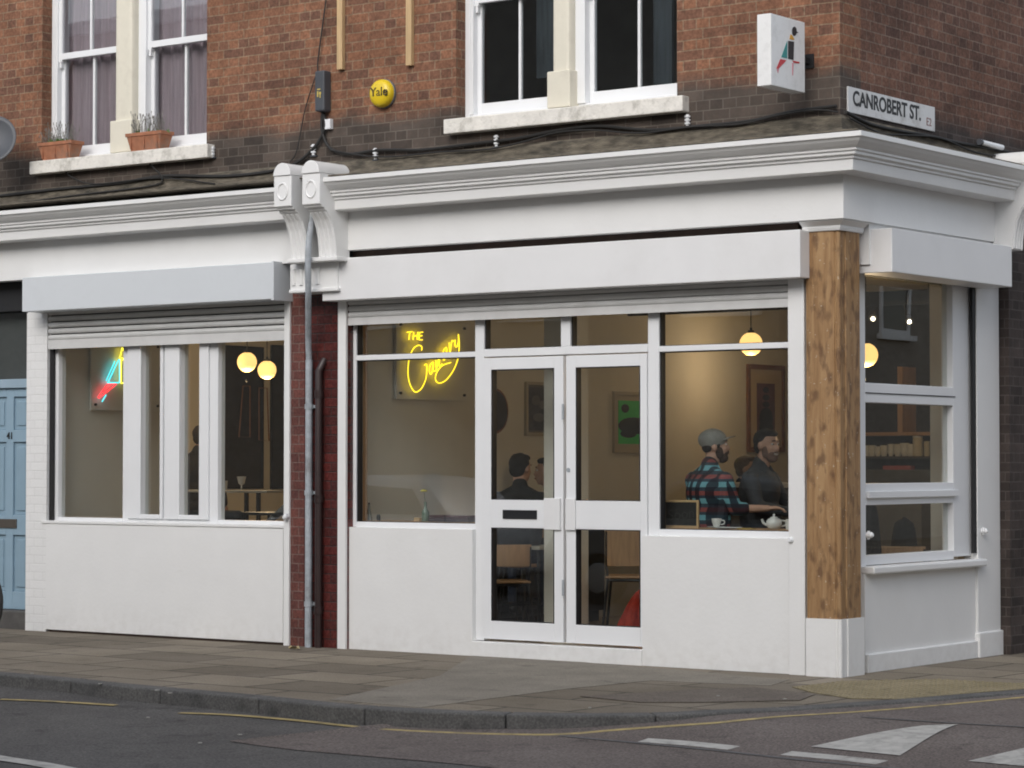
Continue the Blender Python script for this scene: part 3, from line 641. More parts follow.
def pane(x0, x1, z0, z1, parent, y=None, edge_shade=True):
    y = YG+.045 if y is None else y
    g_ = MB().box(x0-.005, x1+.005, y, y+.0006, z0-.005, z1+.005).build('glass', GLASS, parent)
    if edge_shade:  # black edging drawn in for the shadow round the recessed glass
        t = .009
        mb = MB(); mb.box(x0, x0+t, y-.03, y+.03, z0, z1); mb.box(x1-t, x1, y-.03, y+.03, z0, z1); mb.box(x0+t, x1-t, y-.03, y+.03, z1-t*.7, z1); mb.box(x0+t, x1-t, y-.03, y+.03, z0, z0+t*.5); mb.build('pane_edge_shade', BLKE, parent)
pane(gA0, gA1, WB, TB, shop); pane(gA0, gA1, TT, 2.69, shop)
pane(mB1, gB1, 1.005, TB-.005, shop); pane(mB1, gB1, TT-.005, 2.69, shop)
pane(mA1, fx(561, YG), 2.375, 2.69, shop); pane(fx(570.5, YG), mB0, 2.375, 2.69, shop)
# stall risers
bars([(pL1, mA0+.01, -.03, .978)], .012, .15, 'stall_riser', shop, RISER, .003)
bars([(mB0-.02, pR0, -.03, .958)], .008, .15, 'stall_riser', shop, RISER, .003)
bars([(mA0+.011, mB0-.021, -.03, .115)], .0, .2, 'threshold', shop, RISER, .005)
# doors
def leaf(x0, x1, gx0, gx1, letter, plate):
    d = bars([(x0+.004, gx0, .135, 2.305), (gx1, x1-.004, .135, 2.305), (gx0, gx1, .135, .275), (gx0, gx1, .994, 1.209), (gx0, gx1, 2.214, 2.305)], YG-.012, YG+.05, 'door', shop, WHITE2, .003)
    pane(gx0, gx1, .275, .994, d, YG+.02); pane(gx0, gx1, 1.209, 2.214, d, YG+.02)
    a, b = plate
    MB().box(a, b, YG-.032, YG-.013, .985, 1.225).build('push_plate', BOXWHITE, d, bevel=.004)
    if letter:
        l0, l1 = fx(504, YG), fx(538, YG); zz = fz(520, 514.5, YG)
        mb = MB(); t = .008; mb.box(l0, l1, YG-.018, YG-.013, zz+.018, zz+.034); mb.box(l0, l1, YG-.018, YG-.013, zz-.034, zz-.018); mb.box(l0, l0+.012, YG-.018, YG-.013, zz-.018, zz+.018); mb.box(l1-.012, l1, YG-.018, YG-.013, zz-.018, zz+.018); lb = mb.build('letterbox', BLACK, d)
        MB().box(l0+.012, l1-.012, YG-.0155, YG-.013, zz-.018, zz+.018).build('flap', BLKE, lb)
    return d
d1 = leaf(dx0, dxm0, fx(492, YG), fx(555, YG), True, (fx(546, YG), fx(562, YG)))
d2 = leaf(dxm1, dx1, fx(576.5, YG), fx(641, YG), False, (fx(567.5, YG), fx(577, YG)))
mb = MB(); mb.cyl((fx(569.5, YG), YG-.02, fz(569, 470, YG)), (fx(569.5, YG), YG-.012, fz(569, 470, YG)), .016, n=14); mb.build('lock_cylinder', STEEL, d2)
for z_ in (.55, 1.88):
    MB().cyl((dxm0+.001, YG-.022, z_-.06), (dxm0+.001, YG-.022, z_+.06), .009, n=10).build('hinge', STEEL, d1)
# corner post: beaded timber with white base and capital
pw = .245
def beaded(mb, x0, y1, z0, z1, g=0.0):
    g += .05; x0 += 0
    # plan of a square post whose outer corner is a quirked bead
    c = .035; p = [(x0, -g)]
    p += [(g-c-.008, -g), (g-c-.004, .008-g), (g-c+.004, .008-g)]
    for i in range(7):
        a = math.pi+math.pi/2*0; t = i/6; ang = R(200)+R(230-0)*t*.0
    for i in range(9):
        ang = R(-160)+R(230)*i/8
        p.append((-c*.5+g+math.cos(ang)*c*.5, c*.5-g+math.sin(ang)*c*.5))
    p += [(-.008+g, c+.004-g), (-.008+g, c+.008), (g, c+.012), (g, y1), (x0, y1)]
    mb.prism([Vector((a, b, z0)) for a, b in p], (0, 0, z1-z0))
mb = MB(); beaded(mb, fx(806.5, -.05), sy(860, .05), .40, 3.13); mb.build('corner_post', TIMBER, shop, label='stripped bare timber corner post')
mb = MB(); beaded(mb, fx(805, -.058), sy(863.5, .058), -.03, .405, .008); mb.build('post_plinth', RISER, shop, bevel=.003)
mb = MB()
capx0, capy1 = fx(804, -.05), sy(862, .05)
mb.sweep([(capx0, -.05), (.05, -.05), (.05, capy1)], [(.0, 3.12), (.012, 3.12), (.02, 3.14), (.02, 3.155), (.05, 3.175), (.065, 3.185), (.065, 3.215), (.0, 3.215), (-.1, 3.215), (-.1, 3.12)])
mb.build('post_capital', WHITE, shop, bevel=.002)
# --- side window (faces +x)
XS = -.05
def sbars(rects, x0, x1, name, parent, m=WHITE2, bevel=.004):
    mb = MB()
    for a, b, c, d in rects: mb.box(x0, x1, a, b, c, d)
    return mb.build(name, m, parent, bevel=bevel)
s0, sg0, sg1, s1_, s2_ = sy(860.5, XS), sy(865.5, XS), sy(953, XS), sy(971, XS), sy(977, 0)
zg = [(sz(910, 553, XS), sz(910, 504, XS)), (sz(910, 483, XS), sz(910, 404, XS)), (sz(910, 385, XS), 2.86)]
sbars([(s0, sg0, .70, 2.9), (sg1, s1_, .78, 2.9), (sg0, sg1, .76, zg[0][0]), (sg0, sg1, zg[0][1], zg[1][0]), (sg0, sg1, zg[1][1], zg[2][0])], XS-.09, XS, 'side_window_frame', shop)
sbars([(sg0-.0, sg1+.03, zg[0][1]+.05, zg[0][1]+.10)], XS+.001, XS+.03, 'drip_rail', shop)
sbars([(sg0-.0, sg1+.03, zg[1][1]+.065, zg[1][1]+.072)], XS+.0005, XS+.006, 'sash_joint', shop, BLACK, 0)
for a, b in zg:
    MB().box(XS-.05, XS-.0494, sg0-.01, sg1+.01, a-.01, b+.01).build('glass', GLASS, shop)
sbars([(s0, s1_+.06, .70, .755)], XS-.05, .055, 'window_sill', shop, WHITE, .012)
sbars([(s0, s2_, .12, .70)], XS-.1, XS+.03, 'side_stall_riser', shop, WHITE, .003)
sbars([(s0, s2_, -.03, .13)], XS-.1, XS+.055, 'skirting', shop, RISER, .008)
sbars([(s2_, sy(999.5, 0), .19, 2.9)], -.12, .0, 'side_pilaster', shop, WHITE, .005)
sbars([(s2_-.012, sy(1000.5, 0), -.03, .192)], -.12, .018, 'pilaster_base', shop, RISER, .012)
sbars([(sy(974, 0), s2_-.001, .80, 2.9)], -.03, -.008, 'shutter_guide', shop, BLACK, 0)
sbars([(yb0-.02, sy(999, 0), 2.9, 3.194)], -.02, .1, 'side_fascia_backing', shop, WHITE, 0)
# security brackets
def knob(p, ax, parent):
    d = Vector((0, -1, 0)) if ax == 'y' else Vector((1, 0, 0))
    mb = MB(); mb.cyl(p, Vector(p)+d*.035, .022, .022, 14); mb.cyl(Vector(p)+d*.035, Vector(p)+d*.05, .022, .012, 14); mb.cyl(Vector(p)+d*.012+Vector((0, 0, -.03)), Vector(p)+d*.012+Vector((0, 0, .03)), .010, n=10)
    mb.build('shutter_bolt', WHITE2, parent, smooth=True)
knob((fx(793, 0, 540), 0, fz(793, 540)), 'y', shop); knob((0.02, sy(867, 0.02, 535), sz(867, 535, .02)), 'x', shop); knob((0, sy(982, 0, 531), sz(982, 531)), 'x', shop)

# consoles: scroll-topped bracket with recessed face and fluted concave shaft
def console(x0, x1, parent, side=False):
    """profile in (out, z) extruded across x0..x1; side=True turns it to face +x"""
    prof = [(.03, 3.13), (.20, 3.13), (.202, 3.20), (.212, 3.28), (.232, 3.36), (.265, 3.43), (.315, 3.49), (.34, 3.50), (.34, 3.515), (.375, 3.52), (.375, 3.535), (.40, 3.54), (.40, 3.785), (.03, 3.785)]
    def T(u, o, z): return Vector((BX+o, u, z)) if side else Vector((u, BY-o, z))
    mb = MB(); w = x1-x0
    mb.prism([T(x0, o, z) for o, z in prof], T(x1, 0, 0)-T(x0, 0, 0))
    body = mb.build('console_bracket', WHITE, parent, bevel=.006)
    mb = MB()
    # rounded cap: half barrel across the width running back to the wall
    pts = [(x0+w/2+math.cos(a)*(w/2), 3.787+math.sin(a)*w*.55) for a in [math.pi*i/12 for i in range(13)]]
    mb.prism([T(u, -.0, z) for u, z in pts], T(0, .41, 0)-T(0, 0, 0)); mb.build('scroll_cap', WHITE, body, smooth=True, bevel=.004)
    # raised ring boss on the face
    mb = MB(); c = T(x0+w/2, .40, 3.66)
    for i in range(20):
        a = 2*math.pi*i/20; b = 2*math.pi*(i+1)/20; ax = Vector((0, 1, 0)) if side else Vector((1, 0, 0))
        mb.cyl(c+ax*math.cos(a)*.05+Vector((0, 0, .066*math.sin(a))), c+ax*math.cos(b)*.05+Vector((0, 0, .066*math.sin(b))), .009, n=6)
    mb.build('face_boss', WHITE, body, smooth=True)
    # flute ridges on the shaft
    mb = MB(); sp_ = [(.201, 3.14), (.203, 3.20), (.213, 3.28), (.233, 3.36), (.266, 3.43), (.314, 3.485)]
    for f_ in (.12, .38, .62, .88):
        u = x0+w*f_; mb.tube([T(u, o-.004, z) for o, z in sp_], .013, 8)
    mb.build('flutes', WHITE, body, smooth=True)
    return body
console(-4.55, -4.365, shop)
console(2.25, 2.43, shop, True)
pc = thing('brick_pier', 'dark red glazed brick pier between the two shopfronts', 'pier', (-4.8, 0, 0))
MB().box(-5.10, -4.935, .0, .22, -.02, 2.88).build('pale_brick_strip', PINKB, pc)
MB().box(-4.935, -4.47, -.006, .22, -.02, 2.88).build('glazed_brick', GLAZE, pc)
mb = MB(); mb.box(fx(290, -.20, 275), -4.42, -.20, .2, 2.88, 3.10); mb.build('pier_capital', WHITE, pc, bevel=.006)
mb = MB(); mb.box(fx(288.5, -.22, 290), -4.40, -.22, .2, 2.865, 2.895); mb.box(fx(287, -.31, 255), -4.33, -.31, .0, 3.10, 3.135); mb.build('capital_moulding', WHITE, pc, bevel=.008)
for u in (-4.88, -4.80, -4.70, -4.62): MB().cyl((u, -.197, 2.93), (u, -.197, 3.05), .02, .02, 12).ell((u, -.197, 3.05), (.02, .02, .02)).build('capital_flute', WHITE, pc, smooth=True)

# ================================================================== LEFT SHOPFRONT
sh2 = thing('shopfront', 'white shopfront with narrow windows under a grey shutter box', 'shopfront', (-6.6, 0, 0))
zd = -.045
mb = MB(); mb.sweep([(-16, BY), (-4.84, BY)], [(o, z+zd) for o, z in corn]); mb.build('cornice', WHITE, sh2, bevel=.002)
MB().box(-16, -4.84, BY-.05, BY+.08, 3.12, 3.46).build('frieze', WHITE, sh2)
console(-4.85, -4.665, sh2)
l0, l1 = fx(22, -.23, 300), fx(272, -.23, 280)
MB().box(l0, l1, -.23, .02, 2.825, 3.128).build('shutter_box', BOXGREY, sh2, bevel=.006)
MB().box(l1-.004, l1+.022, -.235, .02, 2.815, 3.135).build('box_end_plate', BOXGREY, sh2, bevel=.003)
slats(fx(49), fx(285.5), 2.50, 2.84, sh2, .08, .055)
MB().box(fx(26.5), fx(47), .0, .22, -.02, 2.83).build('painted_brick_pier', BRICKW, sh2)
MB().box(fx(26.5), -5.1, .012, .22, 2.83, 3.13).build('box_backing', WHITE, sh2)
bars([(fx(47)+.002, fx(284), .02, .955)], -.006, .15, 'stall_riser', sh2, RISER, .003)
MB().box(fx(50), fx(284), .005, .14, -.03, .0195).build('base_gap', SOFF, sh2)
bars([(fx(285.5), fx(291), -.03, 2.83)], -.02, .2, 'right_post', sh2, WHITE)
bars([(fx(43), fx(290), .957, .982)], -.014, .15, 'sill', sh2, WHITE, .004)
Gp = [(58.5, 123), (142, 161.5), (181, 201), (218, 285)]
fr = [(fx(51, YG), fx(58.5, YG), .98, 2.6), (fx(123, YG), fx(142, YG), .98, 2.6), (fx(161.5, YG), fx(181, YG), .98, 2.6), (fx(201, YG), fx(218, YG), .98, 2.6), (fx(285, YG), fx(287, YG), .98, 2.6)]
fr += [(fx(a, YG), fx(b, YG), .98, 1.012 if i in (0, 3) else 1.03) for i, (a, b) in enumerate(Gp)]
bars(fr, YG, YG+.09, 'window_frame', sh2)
c0, c1, c2, c3 = fx(129, YG), fx(142.3, YG), fx(200.7, YG), fx(210, YG)
for (a, b) in ((c0, fx(164.5, YG)), (fx(166, YG), c3)):
    g0 = c1 if a == c0 else fx(181, YG); g1 = fx(161.5, YG) if a == c0 else c2
    cs = bars([(a, g0, 1.012, 2.6), (g1, b, 1.012, 2.6), (g0, g1, 1.012, 1.05)], YG-.022, YG-.001, 'casement', sh2, WHITE2, .006)
for a, b in Gp: pane(fx(a, YG), fx(b, YG), 1.03, 2.58, sh2, edge_shade=False)
MB().box(fx(47.2), fx(50.8), .03, .05, .985, 2.6).build('shutter_guide', BLACK, sh2)
knob((fx(287.5, -.02, 517), -.02, fz(287.5, 517, -.02)), 'y', sh2)

# ---- blue door in its recess, transom light, stone step
bd = thing('front_door', 'pale blue panelled front door at the left edge', 'door', (-8.9, .15, .17))
BLUE = mat('blue_door_paint', (.27, .385, .475), .4, .04, 6, .1, 30)
BLUED = mat('blue_door_recess_shade', (.25, .36, .445), .4, .04, 6, .1, 30)  # door blue darkened, shade of the sunk panels put into the colour
dxl, dxr = -9.22, -8.37
fr = []
xsd = [dxl, dxl+.09, fx(7, .15), fx(13, .15), fx(27, .15)-.03+.03, dxr]
pan = [(dxl+.10, fx(6.5, .15)), (fx(13.5, .15), dxr-.0)]
pz = [(.33, .84), (1.02, 1.68), (1.79, 2.09)]
mb = MB(); mb.box(dxl, dxl+.10, .15, .19, .17, 2.17); mb.box(pan[0][1], pan[1][0], .15, .19, .17, 2.17); mb.box(pan[1][1]+.0, dxr+.09, .15, .19, .17, 2.17)
for (a, b) in pan:
    z = .17
    for (c, d) in pz: mb.box(a, b, .15, .19, z, c); z = d
    mb.box(a, b, .15, .19, z, 2.17)
mb.build('door_frame', BLUE, bd, bevel=.004)
mb = MB()
for (a, b) in pan:
    for (c, d) in pz: mb.box(a, b, .17, .185, c, d); mb.box(a+.04, b-.04, .160, .171, c+.04, d-.04)
mb.build('door_panel', BLUED, bd, bevel=.006)
MB().box(fx(-14, .14), fx(17, .14), .138, .15, fz(8, 528, .14), fz(8, 519, .14)).build('letter_plate', mat('dull_brass', (.16, .14, .12), .4, metal=.6), bd, bevel=.003)
text('41', .085, FACE_FRONT(Vector((fx(10, .145), .147, fz(10, 436, .145)))), BLACK, 'door_number', bd, ext=.002, bold=.002)
lb_ = MB(); lb_.box(dxl-.1, dxl, .10, .2, .12, 3.1); lb_.box(dxl, dxr+.1, .12, .2, 2.17, 2.25); lb_.box(dxl, dxr+.1, .12, .2, 3.06, 3.12); lb_.build('door_surround', mat('blue_grey_frame', (.30, .40, .48), .5, .05), bd, bevel=.004)
MB().box(dxl, dxr+.1, .16, .1606, 2.25, 3.06).build('transom_glass', DARKGLASS, bd)
MB().box(dxl, dxr+.1, .175, .2, 2.25, 3.06).build('transom_blind', mat('grey_blind', (.13, .13, .12), .8, .1, 3), bd)
st = MB().box(dxl-.2, dxr+.14, .04, .30, -.02, .165); st.build('door_step', mat('dark_stone_step', (.09, .085, .08), .8, .2, 8, .3), bd, bevel=.015)
MB().box(-16, dxl-.1, .05, .22, -.02, 3.12).build('neighbour_wall', BRICKW, tag(thing('rendered_wall', 'white painted wall left of the blue door', 'wall', (-12, 0, 0))))

# ================================================================== WALL FITTINGS
BYf = BY
# drainpipe: slanted lead-in under the consoles, then straight down
dp = thing('drainpipe', 'grey galvanised drainpipe in front of the red brick pier', 'pipe', (-4.9, -.05, 0))
xp = fx(308.5, -.06); yb_ = -.055
mb = MB(); mb.tube([P(313, 212, -.20), P(311.5, 224, -.30), P(309, 240, -.345), P(308, 262, -.345), P(308.3, 290, -.30), P(308.3, 315, -.20), P(308.3, 340, -.10), Vector((xp, yb_, fz(308.3, 360, yb_)))], .025, 14, 5); mb.tube([(xp, yb_, fz(308.3, 360, yb_)), (xp, yb_, -.02)], .029, 16)
mb.build('pipe', STEEL, dp, smooth=True)
for z in (.35, 1.25, 1.95):
    mb = MB(); mb.cyl((xp, yb_, z-.02), (xp, yb_, z+.02), .035, n=16); mb.box(xp-.05, xp+.05, yb_+.02, .0, z-.012, z+.012); mb.build('bracket', STEEL, dp)
dp2 = thing('drainpipe', 'dark red cast iron pipe right of the grey drainpipe', 'pipe', (-4.75, 0, 0))
x2 = fx(318.5, -.05); MB().tube([(x2, -.045, 0), (x2, -.045, 2.24), (x2+.02, -.02, 2.30), (x2+.02, .0, 2.33)], .03, 14).build('pipe', DPIPE, dp2, smooth=True)
for z in (.3, 1.2, 2.05): MB().cyl((x2, -.045, z-.03), (x2, -.045, z+.03), .037, n=16).build('collar', DPIPE, dp2)
# timber battens
for px, pb, l_ in ((342.5, 70, 'pale timber batten on the brickwork above the junction box'), (411.5, 66, 'pale timber batten on the brickwork right of the round alarm')):
    x = fx(px, BY, 50); b_ = MB().box(x-.028, x+.028, BY-.04, BY, fz(px, pb, BY), 6.4); tag(b_.build('timber_batten', WOODC, bevel=.003), l_, 'batten', 'timber battens on the wall')
# alarm box
ac = P(385, 94, BY); al = thing('alarm_box', 'round yellow burglar alarm sounder on the brick wall', 'alarm', tuple(ac))
YEL = mat('yellow_plastic', (.72, .52, .02), .3)
MB().lathe(ac, [(.112, 0), (.112, .045), (.108, .06), (.095, .078), (.07, .088), (.03, .093), (.001, .094)], 32, 'Y').build('cover', YEL, al, smooth=True)
MB().lathe(ac, [(.118, 0), (.118, .02), (.112, .024)], 32, 'Y').build('backplate', mat('grey_base', (.12, .12, .12), .6), al)
text('Yale', .10, FACE_FRONT(ac+Vector((.012, -.090, .004))), mat('dark_print', (.05, .04, .02), .6), 'lettering', al, ext=.0065, bold=0)
# junction box
j = thing('junction_box', 'dark grey cable junction box on the brick wall', 'junction box', tuple(P(321, 111, BY)))
x0, x1 = fx(314.5, -.17, 90), fx(324, -.17, 90)
DG = mat('dark_grey_plastic', (.06, .065, .075), .5, .1)
MB().box(x0, x1, -.17, BY, fz(320, 111, -.17), fz(320, 70.5, -.17)).build('housing', DG, j, bevel=.012)
YM = mat('yellow_mark', (.55, .42, .1), .6); mb = MB()
zz = fz(319, 93, -.17); xm = (x0+x1)/2
mb.box(xm-.02, xm+.012, -.173, -.17, zz+.025, zz+.035); mb.box(xm-.022, xm-.008, -.173, -.17, zz-.03, zz+.015); mb.box(xm, xm+.02, -.173, -.17, zz-.01, zz+.008); mb.box(xm+.006, xm+.014, -.173, -.17, zz-.04, zz-.01)
mb.build('marking', YM, j)
tag(MB().box(fx(324, -.12, 124), fx(330, -.12, 124), -.12, BY, fz(327, 129, -.12), fz(327, 119, -.12)).build('cable_tag', WHITE2, bevel=.002), 'small white plastic tag under the junction box', 'tag')
# cables
def cable(pix, y, r, label, smooth=6, x=None):
    pts = [(P(a, b, y) if x is None else Q(a, b, x)) for a, b in pix]
    return tag(MB().tube(pts, r, 7, smooth).build('cable', CABLE, smooth=True), label, 'cable', 'cables strung along the brickwork')
yc = BY-.03
cable([(0, 196), (60, 189), (120, 183), (165, 176), (230, 176), (285, 168), (312, 150), (325, 128), (322, 111)], yc, .014, 'thick black cable sagging under the left sash windows to the junction box')
cable([(0, 206), (70, 196), (150, 186), (162, 178), (150, 164), (147, 158)], yc-.01, .007, 'thin black cable climbing to the middle of the left window sill')
cable([(58, 166), (66, 172), (72, 177), (95, 184), (160, 178), (215, 184)], yc-.015, .006, 'thin black cable looped below the left flower pot')
cable([(323, 111), (322, 130), (330, 148), (350, 154), (380, 150), (420, 150), (448, 147), (480, 143), (520, 138), (560, 130), (600, 126), (650, 130), (700, 126), (750, 121), (790, 112), (836, 106)], yc, .013, 'thick black cable running under the right sash windows')
cable([(330, 150), (380, 157), (440, 152), (490, 149), (530, 140), (555, 133), (590, 130), (640, 133), (690, 127), (740, 124), (780, 115), (815, 110), (838, 112)], yc-.012, .007, 'thin black cable drooping beside the thick one')
cable([(326, 0), (322, 30), (318, 60), (318, 72)], yc, .006, 'thin black wire dropping from above to the junction box top')
cable([(316, 75), (305, 110), (297, 150), (290, 162)], yc, .005, 'thin black wire running from the junction box to the console')
cable([(846, 112), (870, 124), (900, 131), (930, 136), (960, 143), (1000, 150), (1030, 158)], 0, .013, 'thick black cable along the side wall below the street name', x=BX+.03)
cable([(850, 118), (880, 133), (905, 135), (940, 138), (975, 152), (1010, 158)], 0, .007, 'thin black cable hanging slack on the side wall', x=BX+.045)
def clip(p, n):
    t = thing('cable_insulator', n, 'insulator', tuple(p), 'white insulators holding the cables')
    mb = MB(); mb.cyl(p+Vector((0, -.02, -.045)), p+Vector((0, -.02, .045)), .012, n=10)
    for dz in (-.02, 0.005, .03): mb.cyl(p+Vector((0, -.02, dz-.006)), p+Vector((0, -.02, dz+.006)), .022, n=12)
    mb.build('ceramic', WHITE2, t); MB().box(p.x-.03, p.x+.03, p.y-.025, p.y, p.z-.055, p.z-.045).build('foot', DG, t)
clip(P(377, 154, BY), 'small white insulator below the round yellow alarm'); clip(P(498, 141, BY), 'small white insulator under the left end of the right sill'); clip(P(689, 121, BY), 'small white insulator at the right end of the right sill')
clip(P(214, 152, BY), 'small white insulator at the right end of the flowerpot sill'); clip(P(315, 150, BY), 'small white insulator above the two consoles')

# projecting sign with the geometric bird
xsn = fx(805, -.22, 50); ysn0 = sy(771, xsn, 50); ysn1 = -.22
zt_ = sz(771, 13, xsn); zb_ = sz(771, 85, xsn); tk = xsn-fx(757, ysn0, 50)
sg = thing('projecting_sign', 'white lightbox sign with a geometric coloured bird', 'sign', (xsn, BY, zb_))
MB().box(xsn-tk, xsn, ysn0, ysn1, zb_, zt_).build('case', mat('sign_white', (.80, .80, .79), .35, .02, 8, dark=(.5, .5, .48), dscale=12, damt=.35), sg, bevel=.005)
mb = MB(); mb.box(xsn-tk*.5-.02, xsn-tk*.5+.02, ysn1, BY-.004, sz(812, 60, xsn)-.02, sz(812, 60, xsn)+.02); mb.box(xsn-tk*.5-.05, xsn-tk*.5+.05, BY-.012, BY, sz(812, 60, xsn)-.05, sz(812, 60, xsn)+.05); mb.build('bracket', BLACK, sg)
def cp(u, v): return Q(690+u/6, v/6, xsn)
def logo(pts, m, name, lift=.002):
    p = [cp(*q)+Vector((.0005, 0, 0)) for q in pts]; MB().prism(p, (lift, 0, 0)).build(name, m, sg)
lg = lambda n_, c: mat(n_, c, .4)
logo([(625+14*math.cos(a), 188+28*math.sin(a)) for a in [2*math.pi*i/20 for i in range(20)]], lg('logo_black', (.012, .012, .015)), 'bird_head')
logo([(636, 190), (650, 194), (637, 200)], lg('logo_black', 0), 'bird_beak', .0025)
logo([(602, 206), (614, 214), (626, 240), (596, 236)], lg('logo_orange', (.65, .33, .03)), 'bird_neck')
logo([(588, 245), (623, 250), (620, 360), (588, 353)], lg('logo_black', 0), 'bird_body')
logo([(582, 246), (582, 350), (547, 343)], lg('logo_teal', (.02, .25, .24)), 'bird_wing')
logo([(541, 354), (578, 362), (530, 412), (517, 412)], lg('logo_red', (.55, .03, .04)), 'bird_tail')
logo([(520, 415), (533, 410), (527, 440)], lg('logo_pink', (.65, .25, .3)), 'bird_tail_tip')
logo([(612, 363), (655, 372), (655, 381), (622, 377)], lg('logo_red', 0), 'bird_foot')
logo([(612, 378), (620, 378), (617, 452), (613, 452)], lg('logo_pink', 0), 'bird_leg')

# street name plate
sx = BX+.012
p0, p1 = Q(848, 86, sx), Q(935, 106.5, sx); z0_, z1_ = sz(848, 112, sx), sz(848, 86, sx)
sn = thing('street_name_plate', 'white street name plate reading CANROBERT ST.', 'street sign', (sx, p0.y, z0_))
MB().box(BX, sx, p0.y, p1.y, z0_, z1_).build('plate', mat('enamel_plate', (.60, .60, .60), .35, .03, 6, dark=(.25, .23, .2), dscale=6, damt=.7), sn, bevel=.004)
yc_ = p0.y+(p1.y-p0.y)*.44; hz = (z0_+z1_)/2+.012
text('CANROBERT ST.', .145, FACE_SIDE(Vector((sx+.001, yc_, hz))), BLACK, 'lettering', sn, ext=.001, xs=.96, bold=.0035)
text('E2', .085, FACE_SIDE(Vector((sx+.001, p0.y+(p1.y-p0.y)*.925, z0_+.06))), mat('faded_red', (.25, .13, .12), .6), 'district', sn, ext=.001)
fl = thing('wall_light', 'short white tube lamp on the side wall ledge', 'lamp', tuple(Q(990, 146, BX)))
q0, q1 = Q(980, 142, BX+.06), Q(1002, 147.5, BX+.06)
MB().cyl(q0, q1, .021, n=14).build('tube', WHITE2, fl, smooth=True); mb = MB(); mb.cyl(q0+Vector((0, -.012, 0)), q0+Vector((0, .02, 0)), .024, n=14); mb.box(BX, q0.x, q0.y+.1, q0.y+.13, q0.z-.02, q0.z+.02); mb.build('holder', DG, fl)

# flowerpots with dry lavender
LAV = mat('dry_stems', (.20, .19, .17), .9, .3, 30); GRN = mat('herb_green', (.10, .16, .05), .8, .3, 20); SOIL = mat('soil', (.03, .022, .015), 1)
def pot(pa, pb, ptop, pbot, label, green):
    yy_ = -.165
    x0, x1 = fx(pa, yy_, 145), fx(pb, yy_, 145); zb = SZ+.022; zt = zb+.155; ins = .045
    t = thing('flower_box', label, 'flower box', ((x0+x1)/2, -.09, zb), 'terracotta flower boxes on the sill')
    y0, y1 = -.165, -.005
    bm_ = MB()
    def ring(a, z): return [bm_.bm.verts.new(v) for v in ((x0+a, y0+a*.6, z), (x1-a, y0+a*.6, z), (x1-a, y1-a*.6, z), (x0+a, y1-a*.6, z))]
    r_ = [ring(ins, zb), ring(.012, zt-.03), ring(0, zt-.03), ring(0, zt), ring(.012, zt), ring(.02, zt-.025)]
    bm_.bm.faces.new(r_[0][::-1])
    for a, b in zip(r_, r_[1:]):
        for i in range(4): bm_.bm.faces.new((a[i], a[(i+1) % 4], b[(i+1) % 4], b[i]))
    bm_.bm.faces.new(r_[-1]); bm_.build('trough', TERRA, t, bevel=.002)
    for i in range(3):
        xx = x0+.06+(x1-x0-.12)*i/2; MB().box(xx-.006, xx+.006, y0+.004, y0+.03, zb+.02, zt-.03).build('rib', TERRA, t)
    MB().box(x0+.016, x1-.016, y0+.012, y1-.012, zt-.028, zt-.020).build('soil', SOIL, t)
    mb = MB()
    for i in range(75):
        a = Vector((random.uniform(x0+.04, x1-.04), random.uniform(y0+.03, y1-.03), zt-.03)); h_ = random.uniform(.07, .21)
        b = a+Vector((random.uniform(-.07, .07), random.uniform(-.05, .05), h_)); c = a.lerp(b, .5)+Vector((random.uniform(-.012, .012), 0, .01))
        mb.tube([a, c, b], .0016, 4); mb.ell(b, (.0035, .0035, .013), n=6)
    mb.build('dry_stems', LAV, t)
    mb = MB()
    for i in range(160 if green else 40):
        a = Vector((random.gauss((x0*.45+x1*.55), .05 if green else .08), random.uniform(y0+.02, y1-.02), zt-.02)); b = a+Vector((random.uniform(-.04, .04), random.uniform(-.04, .02), random.uniform(.01, .06)))
        w_ = Vector((random.uniform(-.006, .006), .004, .003)); mb.bm.faces.new([mb.bm.verts.new(v) for v in (a, a.lerp(b, .5)+w_*1.5, b, a.lerp(b, .5)-w_*1.5)])
    mb.build('leaves', GRN, t)
pot(37, 71, 143, 163, 'terracotta flower box with green herb at the left end of the sill', True)
pot(125, 161, 133, 153, 'terracotta flower box with dry lavender beside the cream mullion', False)

# satellite dish
dc = P(-6, 142, -.45); sdh = thing('satellite_dish', 'dark grey satellite dish cut by the left edge', 'satellite dish', tuple(P(-6, 160, BY)))
mb = MB(); rot = Vector((.45, -.85, .28)).to_track_quat('Z', 'Y'); rg = []
for k in range(7):
    r_ = .225*k/6+.001; ring = []
    for i in range(28):
        a = 2*math.pi*i/28; ring.append(mb.bm.verts.new(dc+rot@Vector((r_*math.cos(a), r_*1.0*math.sin(a), r_*r_*1.2))))
    rg.append(ring)
for a, b in zip(rg, rg[1:]):
    for i in range(28): mb.bm.faces.new((a[i], a[(i+1) % 28], b[(i+1) % 28], b[i]))
so = mb.build('reflector', mat('dish_grey', (.075, .08, .09), .5, .1), sdh, smooth=True); md = so.modifiers.new('s', 'SOLIDIFY'); md.thickness = .006
mb = MB(); e_ = dc+rot@Vector((-.02, -.05, .26)); mb.tube([dc+rot@Vector((0, -.2, .05)), e_], .009); mb.cyl(e_+rot@Vector((0, 0, -.05)), e_, .022, .028, 12); mb.tube([dc, P(-6, 150, BY)], .018); mb.build('arm', DG, sdh)

